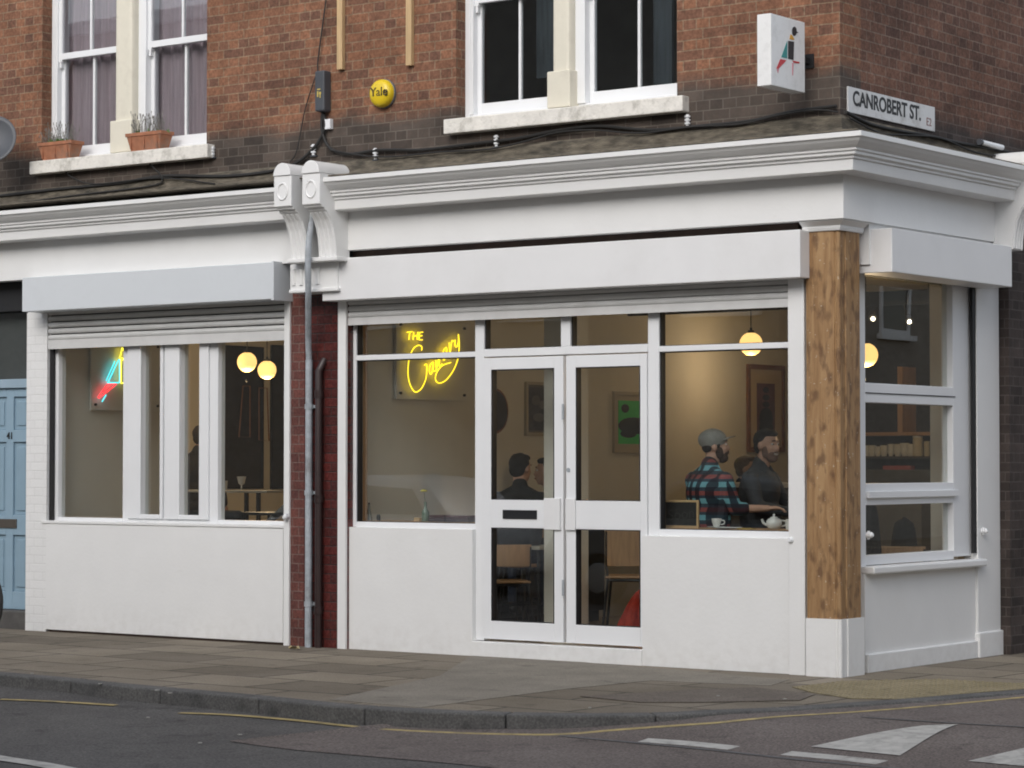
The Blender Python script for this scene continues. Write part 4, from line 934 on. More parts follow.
# bicycle leaning in from the left edge
TYRE = mat('tyre_rubber', (.02, .02, .02), .7); CHROME = mat('spoke_steel', (.4, .4, .4), .3, metal=1)
wy = -1.25; wr = .335; wx = P(2.6, 629, wy).x-wr; bk = thing('bicycle', 'parked bicycle whose front wheel shows at the left edge', 'bicycle', (wx-.5, wy, 0))
def wheel(cx_):
    c = Vector((cx_, wy, wr)); mb = MB(); N = 36
    mb.tube([c+Vector((math.cos(2*math.pi*i/N)*(wr-.018), 0, math.sin(2*math.pi*i/N)*(wr-.018))) for i in range(N+1)], .018, 8); w_ = mb.build('wheel', TYRE, bk, smooth=True)
    mb = MB(); mb.tube([c+Vector((math.cos(2*math.pi*i/N)*(wr-.042), 0, math.sin(2*math.pi*i/N)*(wr-.042))) for i in range(N+1)], .009, 6)
    for i in range(18):
        a = 2*math.pi*i/18; mb.tube([c, c+Vector((math.cos(a)*(wr-.04), 0, math.sin(a)*(wr-.04)))], .0012, 4)
    mb.cyl(c+Vector((0, -.03, 0)), c+Vector((0, .03, 0)), .018, n=10); mb.build('rim', CHROME, w_)
wheel(wx); wheel(wx-1.04)
mb = MB(); hd = Vector((wx-.24, wy, .80)); bb_ = Vector((wx-.60, wy, .28)); st_ = Vector((wx-.76, wy, .82)); rr = Vector((wx-1.04, wy, wr))
for a, b in ((hd, bb_), (bb_, st_), (st_, hd+Vector((0, 0, .03))), (bb_, rr), (st_, rr)): mb.tube([a, b], .016, 8)
for s_ in (-.05, .05): mb.tube([hd+Vector((0, s_*.5, 0)), Vector((wx-.06, wy+s_, .5)), Vector((wx, wy+s_, wr))], .010, 6)
mb.build('frame', mat('bike_paint', (.03, .05, .09), .3), bk, smooth=True)
mb = MB(); mb.ell(st_+Vector((0, 0, .10)), (.14, .07, .03)); mb.cyl(st_, st_+Vector((0, 0, .09)), .013); mb.build('saddle', BLACK, bk)
mb = MB(); mb.tube([hd, hd+Vector((.02, 0, .16))], .014); mb.tube([hd+Vector((-.06, -.27, .2)), hd+Vector((.04, -.12, .17)), hd+Vector((.04, .12, .17)), hd+Vector((-.06, .27, .2))], .012); mb.build('handlebar', BLACK, bk)

# leaves and litter
for (px, py, c, l_, nm) in ((156, 636, (.35, .2, .08), 'curled brown leaf by the left white stall riser', 'fallen_leaf'), (294, 650, (.36, .29, .16), 'pale dry leaf at the foot of the brick pier', 'fallen_leaf')):
    p = G(px, py, 0); mb = MB(); n_ = 12
    for i in range(n_):
        a0 = 2*math.pi*i/n_; a1 = 2*math.pi*(i+1)/n_
        f_ = lambda a: p+Vector((math.cos(a)*.045*(1+.35*math.cos(3*a)), math.sin(a)*.035, .012+.022*abs(math.sin(a*1.5))))
        mb.bm.faces.new([mb.bm.verts.new(v) for v in (p+Vector((0, 0, .010)), f_(a0), f_(a1))])
    mb.tube([p+Vector((0, 0, .01)), p+Vector((.07, -.02, .015))], .002, 4)
    tag(mb.build(nm, mat('leaf'+str(px), c, .8, .2, 30)), l_, 'leaf')
mb = MB()
for (px, py) in [(32, 680+10), (148, 718.5), (170, 711), (157, 708), (240, 735.8), (200, 744), (718, 697), (785, 700), (100, 701), (590, 727)]:
    p = G(px, py, RZ if py > 705 or px < 120 else 0)
    z_ = zr(p.y)+.004 if p.y < -4 else .004
    s_ = random.uniform(.008, .02); mb.prism([Vector((p.x+s_*math.cos(a)*random.uniform(.7, 1.2), p.y+s_*math.sin(a), z_)) for a in (0, 1.2, 2.4, 3.6, 4.9)], (0, 0, .006))
tag(mb.build('litter', mat('paper', (.33, .32, .29), .8)), 'tiny pale scraps of litter along the kerb', 'litter', kind='stuff')
# ================================================================== INSIDE THE CAFE
def D(px, py, depth): return CAM + ray(px, py)*depth
GLOW = emit('globe_glass', (1.0, .60, .20), 1.05)
def pendant(px, py, depth, r, label, power=9):
    c = D(px, py, depth); t = thing('pendant_lamp', label, 'lamp', tuple(c), 'glass globe pendant lamps')
    MB().ell(c, (r, r, r), n=28).build('globe', GLOW, t, smooth=True)
    mb = MB(); mb.cyl(c+Vector((0, 0, r*.93)), c+Vector((0, 0, r*1.18)), .034, .028, 14); mb.cyl(c+Vector((0, 0, r*1.18)), c+Vector((0, 0, r*1.4)), .012, n=8); mb.build('lamp_cap', BLACK, t)
    MB().cyl((c.x, c.y, c.z+r*1.3), (c.x, c.y, 3.1), .005, n=6).build('cord', BLACK, t)
    ld = bpy.data.lights.new('bulb', 'POINT'); ld.energy = power; ld.color = (1, .72, .43); ld.shadow_soft_size = .012
    lo_ = bpy.data.objects.new('bulb', ld); COL.objects.link(lo_); lo_.parent = t; lo_.location = (0, 0, -r-.1)
pendant(751, 344, 24.6, .113, 'glowing globe lamp above the two men in the right window', 5)
pendant(866, 355, 20.6, .098, 'glowing globe lamp half hidden behind the timber corner post', 13)
pendant(247, 362, 25.2, .098, 'glowing globe lamp, the nearer of the close pair in the left shop', 14)
pendant(267, 370, 26.4, .098, 'glowing globe lamp, the lower and farther of the close pair in the left shop', 11)
pendant(178, 365, 25.0, .09, 'glowing globe lamp mostly hidden behind a window mullion', 12)

ACR = mat('acrylic_board', (.82, .80, .76), .25); SCREW = mat('screw', (.02, .02, .02), .5)
def neon_board(x, pxl, pxr, pyt, pyb, label, name='neon_sign'):
    y0, y1 = sy(pxl, x+.02), sy(pxr, x+.02); z0, z1 = sz(pxl, pyb, x+.02), sz(pxl, pyt, x+.02)
    t = thing(name, label, 'neon sign', (x, (y0+y1)/2, z0))
    MB().box(x+.012, x+.034, y0, y1, z0, z1).build('backboard', ACR, t, bevel=.003)
    mb = MB()
    for a in (y0+.05, y1-.05):
        for b in (z0+.05, z1-.05): mb.cyl((x, a, b), (x+.05, a, b), .012, n=10)
    mb.build('standoff', SCREW, t); return t
XN = XL+.075
nt = neon_board(XL, 395, 466, 318, 399, 'yellow neon sign reading THE Canary on a clear board')
NY = emit('neon_yellow', (1.0, .70, .02), 1.7)
def stroke(pts, t, m, x, s, ox, oy, name, r=.0065, sm=5):
    MB().tube([Q(ox+u/s, oy+v/s, x) for u, v in pts], r, 7, sm).build(name, m, t, smooth=True)
C9 = (XN, 9.6, 390, 320)
for pts in ([(163, 118), (214, 112)], [(190, 115), (181, 190)], [(228, 116), (221, 190)], [(268, 113), (262, 190)], [(225, 153), (266, 151)], [(316, 116), (284, 120), (281, 153), (279, 190), (312, 190)], [(281, 153), (308, 150)]):
    stroke(pts, nt, NY, *C9, 'neon_letter', .005, 0)
for pts in ([(303, 292), (304, 256), (270, 243), (225, 275), (193, 345), (176, 430), (174, 530), (195, 625), (240, 690), (292, 668), (332, 600), (350, 530), (353, 430), (330, 434)],
            [(412, 405), (388, 430), (378, 480), (388, 520), (404, 500), (416, 440), (414, 405), (412, 470), (424, 492), (446, 480)],
            [(440, 385), (447, 480), (452, 430), (468, 372), (474, 380), (472, 440), (484, 442), (500, 420)],
            [(540, 262), (516, 290), (508, 350), (518, 385), (534, 350), (546, 270), (544, 340), (556, 365), (572, 350)],
            [(568, 215), (576, 350), (582, 270), (596, 200), (612, 205)],
            [(626, 190), (624, 240), (640, 258), (656, 210), (657, 138), (664, 260), (652, 370), (610, 480), (540, 575), (475, 606), (438, 575), (446, 510), (500, 440), (585, 408)]):
    stroke(pts, nt, NY, *C9, 'neon_script', .005)
bt_ = neon_board(-8.0, 90, 160, 338, 410, 'coloured neon bird sign of teal, red and yellow tubes')
XB = -8.0+.075; C7 = (XB, 7.314, 40, 330)
NT = emit('neon_teal', (.10, .85, .95), 1.1); NR = emit('neon_red', (1.0, .05, .06), 1.3); NYL = emit('neon_lemon', (.95, .80, .05), 1.6)
for pts, m_ in (([(576, 215), (500, 378)], NT), ([(548, 228), (484, 372)], NT), ([(582, 215), (582, 384)], NT), ([(492, 385), (580, 385)], NT), ([(484, 474), (454, 524)], NT),
                ([(492, 396), (424, 494)], NR), ([(560, 396), (430, 500)], NR), ([(492, 396), (560, 396)], NR), ([(520, 400), (462, 455)], NR),
                ([(592, 216), (592, 388)], NYL), ([(592, 216), (660, 216)], NYL), ([(660, 216), (660, 388)], NYL), ([(592, 388), (660, 388)], NYL), ([(602, 130), (584, 208)], NYL), ([(584, 208), (640, 208)], NYL), ([(602, 130), (640, 208)], NYL)):
    stroke(pts, bt_, m_, *C7, 'neon_tube', .006, 0)

# pictures
def picture(x, pxl, pxr, pyt, pyb, mount, frame, art, label, fw=.03, mw=.06, name='framed_picture'):
    y0, y1 = sy(pxl, x), sy(pxr, x); z0, z1 = sz((pxl+pxr)/2, pyb, x), sz((pxl+pxr)/2, pyt, x)
    t = thing(name, label, 'picture', (x, (y0+y1)/2, z0))
    mb = MB(); mb.box(x+.001, x+.03, y0, y0+fw, z0, z1); mb.box(x+.001, x+.03, y1-fw, y1, z0, z1); mb.box(x+.001, x+.03, y0+fw, y1-fw, z0, z0+fw); mb.box(x+.001, x+.03, y0+fw, y1-fw, z1-fw, z1); mb.build('frame', frame, t, bevel=.003)
    MB().box(x+.001, x+.012, y0+fw, y1-fw, z0+fw, z1-fw).build('mount', mount, t)
    MB().box(x+.0125, x+.015, y0+fw+mw, y1-fw-mw, z0+fw+mw, z1-fw-mw).build('print', art[0], t)
    a0, a1, b0, b1 = y0+fw+mw, y1-fw-mw, z0+fw+mw, z1-fw-mw
    mb = MB()
    for (u, v, ru, rv) in art[2]: mb.ell((x+.016, a0+(a1-a0)*u, b0+(b1-b0)*v), (.002, (a1-a0)*ru, (b1-b0)*rv), n=14)
    mb.build('figures', art[1], t)
PW = mat('picture_frame_wood', (.22, .09, .04), .5, .2); PP = mat('mount_card', (.62, .48, .32), .8); PWH = mat('pale_frame', (.50, .44, .34), .6)
picture(XL, 746, 783, 365, 452, PP, PW, (mat('dark_print_red', (.16, .06, .06), .6, .4, 6), mat('print_black', (.012, .012, .018), .6), [(.5, .87, .17, .06), (.5, .72, .2, .06), (.5, .58, .2, .06), (.5, .3, .38, .22), (.3, .12, .2, .1), (.7, .12, .2, .1)]), 'tall brown framed picture on the wall behind the two men', .05, .14)
picture(XL, 612, 655, 392, 453, PWH, PWH, (mat('print_green', (.06, .62, .14), .6), mat('print_dark', (.015, .02, .02), .6), [(.2, .82, .12, .10), (.45, .42, .46, .20), (.75, .70, .12, .12), (.3, .24, .25, .10)]), 'bright green poster with dark figures seen through the right door', .035, .05)
picture(XL, 524, 551, 382, 436, mat('grey_mount', (.2, .17, .14), .8), PWH, (mat('print_grey', (.06, .055, .06), .6, .6, 8), mat('print_soft', (.14, .12, .11), .6), [(.35, .7, .2, .12), (.65, .6, .14, .1), (.5, .3, .3, .1)]), 'dark grey framed photograph seen through the left door', .03, .02)
mr_ = Q(494, 411, XL+.02); tm = thing('wall_mirror', 'round dark mirror at the left edge of the left door glass', 'mirror', tuple(mr_))
MB().lathe(mr_, [(.20, -.015), (.20, .01), (.18, .014)], 28, 'X').build('rim', PW, tm, smooth=True); MB().lathe(mr_, [(.178, .012), (.178, .016)], 28, 'X').build('mirror_glass', mat('mirror_dark', (.08, .07, .06), .15), tm)

# window bars with crockery
def shelf_bar(x0, x1, z, label):
    t = thing('window_bar', label, 'shelf', ((x0+x1)/2, .3, z))
    MB().box(x0, x1, .16, .50, z-.032, z).build('board', PLY, t, bevel=.003)
    mb = MB()
    for x in (x0+.15, x1-.15): mb.box(x-.015, x+.015, .165, .45, z-.06, z-.033); mb.box(x-.015, x+.015, .165, .19, z-.3, z-.06)
    mb.build('shelf_bracket', BLACK, t)
ZB = 1.025
shelf_bar(gA0-.05, mA0, ZB, 'plywood bar shelf inside the window below the yellow neon'); shelf_bar(mB1, gB1, ZB-.012, 'plywood bar shelf under the window where the two men sit')
MB().box(gA0-.06, gA0-.012, .155, .22, ZB, 3.0).build('window_lining', PLY, shop)
CH = mat('white_china', (.72, .72, .70), .2)
zb2 = ZB-.012
def cup(c, label, s=1.0, group=None):
    t = thing('cup', label, 'cup', tuple(c), group)
    MB().lathe(c, [(.018*s, .006), (.022*s, .010*s), (.032*s, .035*s), (.036*s, .062*s), (.034*s, .062*s), (.028*s, .030*s), (.004, .014*s)], 20).build('bowl', CH, t, smooth=True)
    MB().tube([c+Vector((.8*.034*s, .6*.034*s, .05*s)), c+Vector((.8*.055*s, .6*.055*s, .045*s)), c+Vector((.8*.052*s, .6*.052*s, .025*s)), c+Vector((.8*.028*s, .6*.028*s, .02*s))], .004*s, 6, 4).build('handle', CH, t, smooth=True)
    return t
c = P(716.5, 526, .30); c.z = zb2+.006; cup(c, 'white coffee cup on its saucer in front of the plaid shirt', 1.05)
tag(MB().lathe((c.x, c.y, zb2), [(.03, 0), (.07, .010), (.068, .012), (.03, .006)], 26).build('saucer', CH, smooth=True), 'white saucer under the coffee cup on the window bar', 'saucer')
c2 = P(729, 529, .24); tag(MB().lathe((c2.x, c2.y, zb2), [(.05, 0), (.10, .008), (.098, .011), (.05, .004)], 28).build('plate', CH, smooth=True), 'flat white plate beside the coffee cup on the window bar', 'plate')
c2 = P(748, 529, .22); tag(MB().box(c2.x-.07, c2.x+.05, .19, .25, zb2, zb2+.006).build('menu_card', mat('mustard_card', (.40, .30, .06), .7)), 'mustard yellow card lying between plate and teapot', 'card')
c = P(774, 528, .28); c.z = zb2; tp_ = thing('teapot', 'round white teapot with lid at the right of the window bar', 'teapot', tuple(c))
MB().lathe(c, [(.030, 0), (.045, .010), (.058, .035), (.055, .060), (.040, .078), (.018, .082)], 26).build('pot', CH, tp_, smooth=True)
MB().lathe(c+Vector((0, 0, .080)), [(.030, 0), (.026, .008), (.008, .014), (.006, .018), (.010, .024), (.006, .031), (.001, .032)], 20).build('lid', CH, tp_, smooth=True)
u_ = Vector((.8, .6, 0))
MB().tube([c-u_*.048+Vector((0, 0, .03)), c-u_*.075+Vector((0, 0, .045)), c-u_*.088+Vector((0, 0, .074))], .009, 8, 4).build('spout', CH, tp_, smooth=True)
MB().tube([c+u_*.045+Vector((0, 0, .064)), c+u_*.083+Vector((0, 0, .058)), c+u_*.083+Vector((0, 0, .03)), c+u_*.052+Vector((0, 0, .02))], .006, 8, 5).build('handle', CH, tp_, smooth=True)
c = P(789, 528, .30); c.z = zb2; mg = thing('milk_jug', 'small white jug cut by the right window post', 'jug', tuple(c))
MB().lathe(c, [(.022, 0), (.026, .02), (.022, .06), (.026, .075), (.024, .075), (.018, .05), (.002, .01)], 20).build('jug_body', CH, mg, smooth=True)
# chalkboard
k0, k1 = P(663, 527, .24), P(699, 527, .26); kt = thing('chalkboard', 'small pine framed chalkboard leaning on the window bar', 'chalkboard', (k0.x, .25, zb2))
bw = k1.x-k0.x; bh = .205
def KB(a, b, y0=.0, y1=.014): return (k0.x+a[0], k0.x+a[1], .25+y0, .25+y1, zb2+b[0], zb2+b[1])
mb = MB(); t_ = .016; mb.box(*KB((0, bw), (0, t_))); mb.box(*KB((0, bw), (bh-t_, bh))); mb.box(*KB((0, t_), (t_, bh-t_))); mb.box(*KB((bw-t_, bw), (t_, bh-t_))); mb.build('frame', WOODC, kt)
MB().box(*KB((t_, bw-t_), (t_, bh-t_), .005, .012)).build('slate', mat('slate', (.022, .022, .022), .7, .3, 20), kt)
text('Soon', .115, FACE_FRONT(Vector((k0.x+bw/2, .2545, zb2+bh*.48))) @ Matrix.Rotation(R(6), 4, 'Z') @ Matrix.Shear('XZ', 4, (0.0, 0.0)), mat('chalk', (.055, .055, .055), .9), 'chalk_writing', kt, ext=.0004, bold=-.001)
# things on the left bar
c = P(425.5, 522, .30); c.z = ZB; vt = thing('bud_vase', 'slim glass bottle holding one yellow flower', 'vase', tuple(c))
VG = mat('bottle_glass', (.16, .22, .17), .1); MB().lathe(c, [(.028, 0), (.030, .01), (.030, .075), (.012, .105), (.011, .15), (.014, .155)], 18).build('bottle', VG, vt, smooth=True)
MB().tube([c+Vector((0, 0, .14)), c+Vector((-.008, 0, .19)), c+Vector((-.016, 0, .235))], .002, 5, 3).build('stem', GRN, vt)
mb = MB(); fc = c+Vector((-.017, 0, .240))
for i in range(9):
    a = 2*math.pi*i/9; mb.ell(fc+Vector((math.cos(a)*.017, math.sin(a)*.017, .004)), (.011, .011, .008), n=8)
mb.ell(fc+Vector((0, 0, .006)), (.012, .012, .01), n=10); mb.build('petals', mat('petal_yellow', (.62, .52, .03), .6), vt)
c = P(369, 521, .28); c.z = ZB; MBt = thing('oil_bottle', 'small clear cone bottle at the left of the bar', 'bottle', tuple(c)); MB().lathe(c, [(.028, 0), (.028, .012), (.009, .10), (.008, .13)], 16).build('bottle', mat('cloudy_glass', (.30, .30, .27), .15), MBt, smooth=True); MB().cyl(c+Vector((0, 0, .13)), c+Vector((0, 0, .145)), .007).build('stopper', SCREW, MBt)
c = P(378.5, 521, .27); c.z = ZB; ss = thing('salt_shaker', 'small black salt shaker beside the cone bottle', 'shaker', tuple(c)); MB().lathe(c, [(.016, 0), (.017, .03), (.013, .045), (.008, .050)], 14).build('shaker_body', SCREW, ss, smooth=True)
c = P(418, 522, .27); c.z = ZB; tag(MB().box(c.x-.03, c.x+.03, .25, .29, ZB, ZB+.03).build('wooden_block', WOODC, bevel=.004), 'little wooden block left of the flower bottle', 'block')
for i, (a, b, h0, h1, l_) in enumerate(((433, 449, 0, .05, 'short stack of dark notebooks beside the flower bottle'), (450, 473, 0, .055, 'long dark serving tray stack near the door post'))):
    p0_, p1_ = P(a, 520, .30), P(b, 520, .30); t = thing('notebook_stack' if i == 0 else 'tray_stack', l_, 'stack', (p0_.x, .3, ZB))
    for q in range(3): MB().box(p0_.x+.004*q, p1_.x-.003*q, .24, .40, ZB+q*.018, ZB+q*.018+.016).build('notebook' if i == 0 else 'tray', mat('dark_cover'+str(q), (.05+.02*q, .04, .045), .5), t, bevel=.002)

# ---- furniture
STL = mat('black_steel', (.018, .017, .017), .45)
def chair(loc, rz, label, sh=.46, bh0=.62, bh1=.80, w=.38):
    t = thing('cafe_chair', label, 'chair', (0, 0, 0), 'plywood and black steel chairs')
    MB().box(-w/2, w/2, -w/2, w/2, sh-.02, sh).build('seat', PLY, t, bevel=.008)
    mb = MB(); pr = []
    for i in range(9):
        u = -1+2*i/8; pr.append(Vector((u*w/2, w/2+.02+.03*(1-u*u)-.03, bh0)))
    for i in range(9):
        u = 1-2*i/8; pr.append(Vector((u*w/2, w/2+.034+.03*(1-u*u)-.03, bh0)))
    mb.prism(pr, (0, .01, bh1-bh0)); mb.build('backrest', PLY, t, bevel=.004)
    for sx_, sy_ in ((-1, -1), (1, -1), (-1, 1), (1, 1)):
        top = (sx_*(w/2-.02), sy_*(w/2-.02), sh-.02)
        MB().tube([top, (sx_*(w/2+.03), sy_*(w/2+.05), 0)], .011, 8).build('leg', STL, t)
    mb = MB()
    for sx_ in (-1, 1): mb.tube([(sx_*(w/2-.02), w/2-.03, sh-.03), (sx_*(w/2-.01), w/2+.0, bh0), (sx_*(w/2-.01), w/2+.01, bh1-.02)], .010, 8)
    mb.tube([(-w/2+.01, w/2-.02, sh-.035), (w/2-.01, w/2-.02, sh-.035)], .010); mb.tube([(-w/2+.01, -w/2+.02, sh-.035), (w/2-.01, -w/2+.02, sh-.035)], .010)
    mb.build('back_frame', STL, t)
    t.location = loc; t.rotation_euler.z = rz; return t
def bar_stool(loc, h, label):
    t = thing('bar_stool', label, 'stool', tuple(loc), 'bar stools at the window')
    L_ = Vector(loc); MB().lathe(L_+Vector((0, 0, h-.03)), [(.16, 0), (.17, .01), (.165, .03), (.001, .028)], 24).build('seat', PLY, t)
    for a in (45, 135, 225, 315):
        d = Vector((math.cos(R(a)), math.sin(R(a)), 0)); MB().tube([L_+d*.12+Vector((0, 0, h-.03)), L_+d*.21], .011, 8).build('leg', STL, t)
    mb = MB(); N = 20; mb.tube([L_+Vector((math.cos(2*math.pi*i/N)*.18, math.sin(2*math.pi*i/N)*.18, .25)) for i in range(N+1)], .009, 6); mb.build('foot_ring', STL, t)
def table(loc, h, sx_, sy_, label, m_=None):
    t = thing('cafe_table', label, 'table', tuple(loc)); L_ = Vector(loc)
    MB().box(L_.x-sx_/2, L_.x+sx_/2, L_.y-sy_/2, L_.y+sy_/2, L_.z+h-.025, L_.z+h).build('tabletop', m_ or mat('pale_laminate', (.45, .42, .36), .4), t, bevel=.006)
    for a in (-1, 1):
        for b in (-1, 1): MB().tube([L_+Vector((a*(sx_/2-.06), b*(sy_/2-.06), h-.02)), L_+Vector((a*(sx_/2-.03), b*(sy_/2-.03), 0))], .012, 8).build('leg', STL, t)
FZ = .06
c = D(507, 560, 21.0); chair((c.x, c.y, FZ), R(-132), 'plywood chair seen from behind through the left door', .46, .58, .76, .34)
c = D(506, 560, 20.5); 
c = D(504, 530, 21.75); c = Vector((XL+.62, c.y, FZ)); chair(tuple(c), R(-125), 'tall plywood chair against the wall seen through the left door', .66, .80, .96, .34)
c = D(533, 545, 21.2); table((c.x, c.y, FZ), .74, .5, .5, 'small pale square table behind the left door')
c = D(633, 545, 20.6); chair((c.x, c.y, FZ), R(-150), 'large plywood backed chair seen through the right door', .52, .60, .90, .42)
# dark cabinet along the wall
yk0, yk1 = sy(488, XL+.35), sy(546, XL+.35)
cb_ = thing('cabinet', 'low black cabinet against the wall behind the left door', 'cabinet', (XL, yk0, FZ)); MB().box(XL+.002, XL+.35, yk0, 3.4, FZ+.10, FZ+.90).build('carcass', mat('cabinet_black', (.035, .035, .035), .4, .1), cb_, bevel=.005); MB().box(XL+.002, XL+.30, yk0+.02, 3.38, FZ, FZ+.098).build('plinth', BLACK, cb_)
mb = MB(); mb.box(XL+.351, XL+.36, yk0+.1, yk0+.7, FZ+.16, FZ+.84); mb.box(XL+.351, XL+.36, yk0+.75, yk0+1.3, FZ+.16, FZ+.84); mb.build('cabinet_door', mat('cabinet_door', (.06, .06, .058), .35), cb_, bevel=.004)
# red coat slumped on the floor
RED = mat('red_cloth', (.50, .045, .02), .8, .25, 14, .3, 30)
c = D(639, 612, 20.2); mb = MB(); N1, N2 = 44, 14; rows = []
for j in range(N2+1):
    v = j/N2; row = []
    for i in range(N1):
        a = 2*math.pi*i/N1; r_ = (.17*(1-v)**.6+.02)*(1+.26*math.sin(a*8+v*4)*(1-v*.3)+.12*math.sin(a*3+1)+.06*math.sin(a*15+v*7)); row.append(mb.bm.verts.new((c.x+r_*math.cos(a)+.04*v, c.y+r_*math.sin(a), FZ+.42*v+.01)))
    rows.append(row)
for a, b in zip(rows, rows[1:]):
    for i in range(N1): mb.bm.faces.new((a[i], a[(i+1) % N1], b[(i+1) % N1], b[i]))
mb.bm.faces.new(rows[-1]); tag(mb.build('red_coat', RED, smooth=True), 'crumpled bright red coat on the floor behind the right door', 'coat')
# service counter and shelves at the back, seen through the side window
yb = 4.6; cx_a, cx_b = -3.0, -.9
ct = thing('counter', 'pale service counter behind the seated men', 'counter', (-2.4, 3.4, FZ))
MB().box(-3.1, -1.0, 3.2, 3.7, FZ, 1.28).build('counter_front', mat('counter_grey', (.10, .095, .09), .6), ct); MB().box(-3.15, -.95, 3.15, 3.75, 1.281, 1.32).build('countertop', mat('counter_white', (.5, .48, .44), .4), ct, bevel=.004)
sb = thing('back_shelf', 'dark wall shelving with wooden uprights holding white cups', 'shelf', (-2, yb, 1.3))
MB().box(-2.9, -.35, yb+.25, yb+.3, FZ, 3.05).build('dark_back', mat('shelf_back', (.022, .020, .018), .7), sb)
zs_ = 1.5+ (462-456)/F*21.6; zw = 1.5+(462-432)/F*21.6
MB().box(-2.9, -.35, yb-.02, yb+.25, zs_-.02, zs_).build('shelf_board', mat('shelf_dark', (.08, .07, .06), .5), sb)
MB().box(-2.9, -.35, yb-.02, yb+.25, zw-.02, zw+.01).build('shelf_board', PLY, sb)
xu = P(901, 410, yb).x
for x_ in (xu, xu-.8, xu+.75): MB().box(x_-.025, x_+.025, yb-.02, yb+.24, zw+.011, 2.35).build('upright', PLY, sb)
for i, (px, s, st) in enumerate(((867, 1, 2), (872, 1, 2), (878, .9, 2), (884, 1, 2), (891, .8, 3), (898, 1.1, 2), (905, 1.2, 2), (911, 1.1, 2))):
    c = P(px, 455, yb+.05); c.z = zs_
    for q in range(st):
        nth = ('first', 'second', 'third', 'fourth', 'fifth', 'sixth', 'seventh', 'eighth')[i]; lev = ('bottom', 'top')[q] if st == 2 else ('bottom', 'middle', 'top')[q]
        tc_ = thing('cup', '%s white cup of the %s stack from the timber post on the dark shelf' % (lev, nth), 'cup', (c.x, c.y, zs_+.038*q*s), 'cups stacked on the back shelf')
        MB().lathe((c.x, c.y, zs_+.038*q*s), [(.022*s, 0), (.034*s, .03*s), (.038*s, .06*s), (.034*s, .06*s), (.005, .01)], 16).build('bowl', CH, tc_, smooth=True)
c = P(918, 455, yb+.05); c.z = zs_; tj = thing('jar', 'tall cream storage jar at the end of the cup shelf', 'jar', tuple(c)); MB().lathe(c, [(.045, 0), (.047, .01), (.047, .16), (.040, .165)], 20).build('jar_body', mat('cream_jar', (.55, .50, .38), .3), tj, smooth=True); MB().lathe(c+Vector((0, 0, .165)), [(.048, 0), (.048, .015), (.02, .02)], 20).build('lid', CH, tj, smooth=True)
c = P(927, 455, yb+.05); c.z = zs_; tj = thing('jar', 'slim pale jar behind the side window wall', 'jar', tuple(c)); MB().lathe(c, [(.025, 0), (.027, .01), (.027, .13), (.02, .135)], 20).build('jar_body', mat('cream_jar', 0), tj, smooth=True)
c0_ = P(884, 468, 4.0); c1_ = P(912, 468, 4.0)
tag(MB().box(c0_.x, c1_.x, 3.98, 4.05, c0_.z-.015, c0_.z+.02).build('red_sign_strip', mat('dull_red', (.25, .06, .06), .5)), 'narrow dull red box below the cup shelf', 'box')
MB().box(c0_.x-.2, c1_.x+.5, 3.9, 4.2, FZ, c0_.z-.016).build('coffee_machine_stand', mat('cabinet_door', 0), ct)
# spotlight track
tr = thing('spotlight_track', 'black ceiling track with small bright spotlights', 'track light', (-2, 4.2, 2.9))
ztr = D(880, 304, 21.3); MB().box(-4.0, -.6, ztr.y-.02, ztr.y+.02, ztr.z-.015, ztr.z+.015).build('rail', BLACK, tr)
SPOT = emit('spot_face', (1, .86, .62), 9)
mb = MB(); mb.box(-3.6, -3.58, ztr.y-.01, ztr.y+.01, ztr.z+.015, 3.1); mb.box(-1.0, -.98, ztr.y-.01, ztr.y+.01, ztr.z+.015, 3.1); mb.build('hanger', BLACK, tr)
for px, py in ((873, 318.5), (909.5, 321.5)):
    c = D(px, py, 21.15); hd_ = MB(); hd_.cyl(c+Vector((-.06, .09, .05)), c, .028, .034, 14); hd_.cyl(c+Vector((-.05, .07, .05)), (c.x-.05, ztr.y, ztr.z), .008, n=8); h_ = hd_.build('spotlight', BLACK, tr)
    MB().ell(c+Vector((.003, -.006, -.003)), (.017, .017, .017), n=12).build('lens', SPOT, h_)
# coats over chair backs behind the side window
def coat(px, py, depth, wpx, hpx, label, m_):
    c = D(px, py, depth); s = depth/F; mb = MB(); N1 = 28; rows = []
    H_ = hpx*s; Wd = wpx*s/2
    for j in range(13):
        v = j/12; row = []
        rr_ = Wd*(.32+.68*v**.55) if j else .01
        for i in range(N1):
            a = 2*math.pi*i/N1; q = rr_*(1+.07*math.sin(a*6+v*4)+.05*math.sin(a*2))
            row.append(mb.bm.verts.new((c.x+q*math.cos(a), c.y+q*.55*math.sin(a), c.z-H_*v)))
        rows.append(row)
    for a, b in zip(rows, rows[1:]):
        for i in range(N1): mb.bm.faces.new((a[i], a[(i+1) % N1], b[(i+1) % N1], b[i]))
    mb.bm.faces.new(rows[-1]); tag(mb.build('hanging_coat', m_, smooth=True), label, 'coat')
DK = mat('black_cloth', (.014, .014, .016), .85, .3, 10, .3, 40)
coat(904, 517, 19.4, 38, 75, 'rounded black coat over a chair behind the lower side window', DK)
coat(868, 500, 19.3, 34, 85, 'tall black coat beside the timber corner post', DK)
cc_ = D(904, 560, 19.4); chair((cc_.x, cc_.y, FZ), R(200), 'plywood chair under the black coat at the side window', .46, .62, .80)

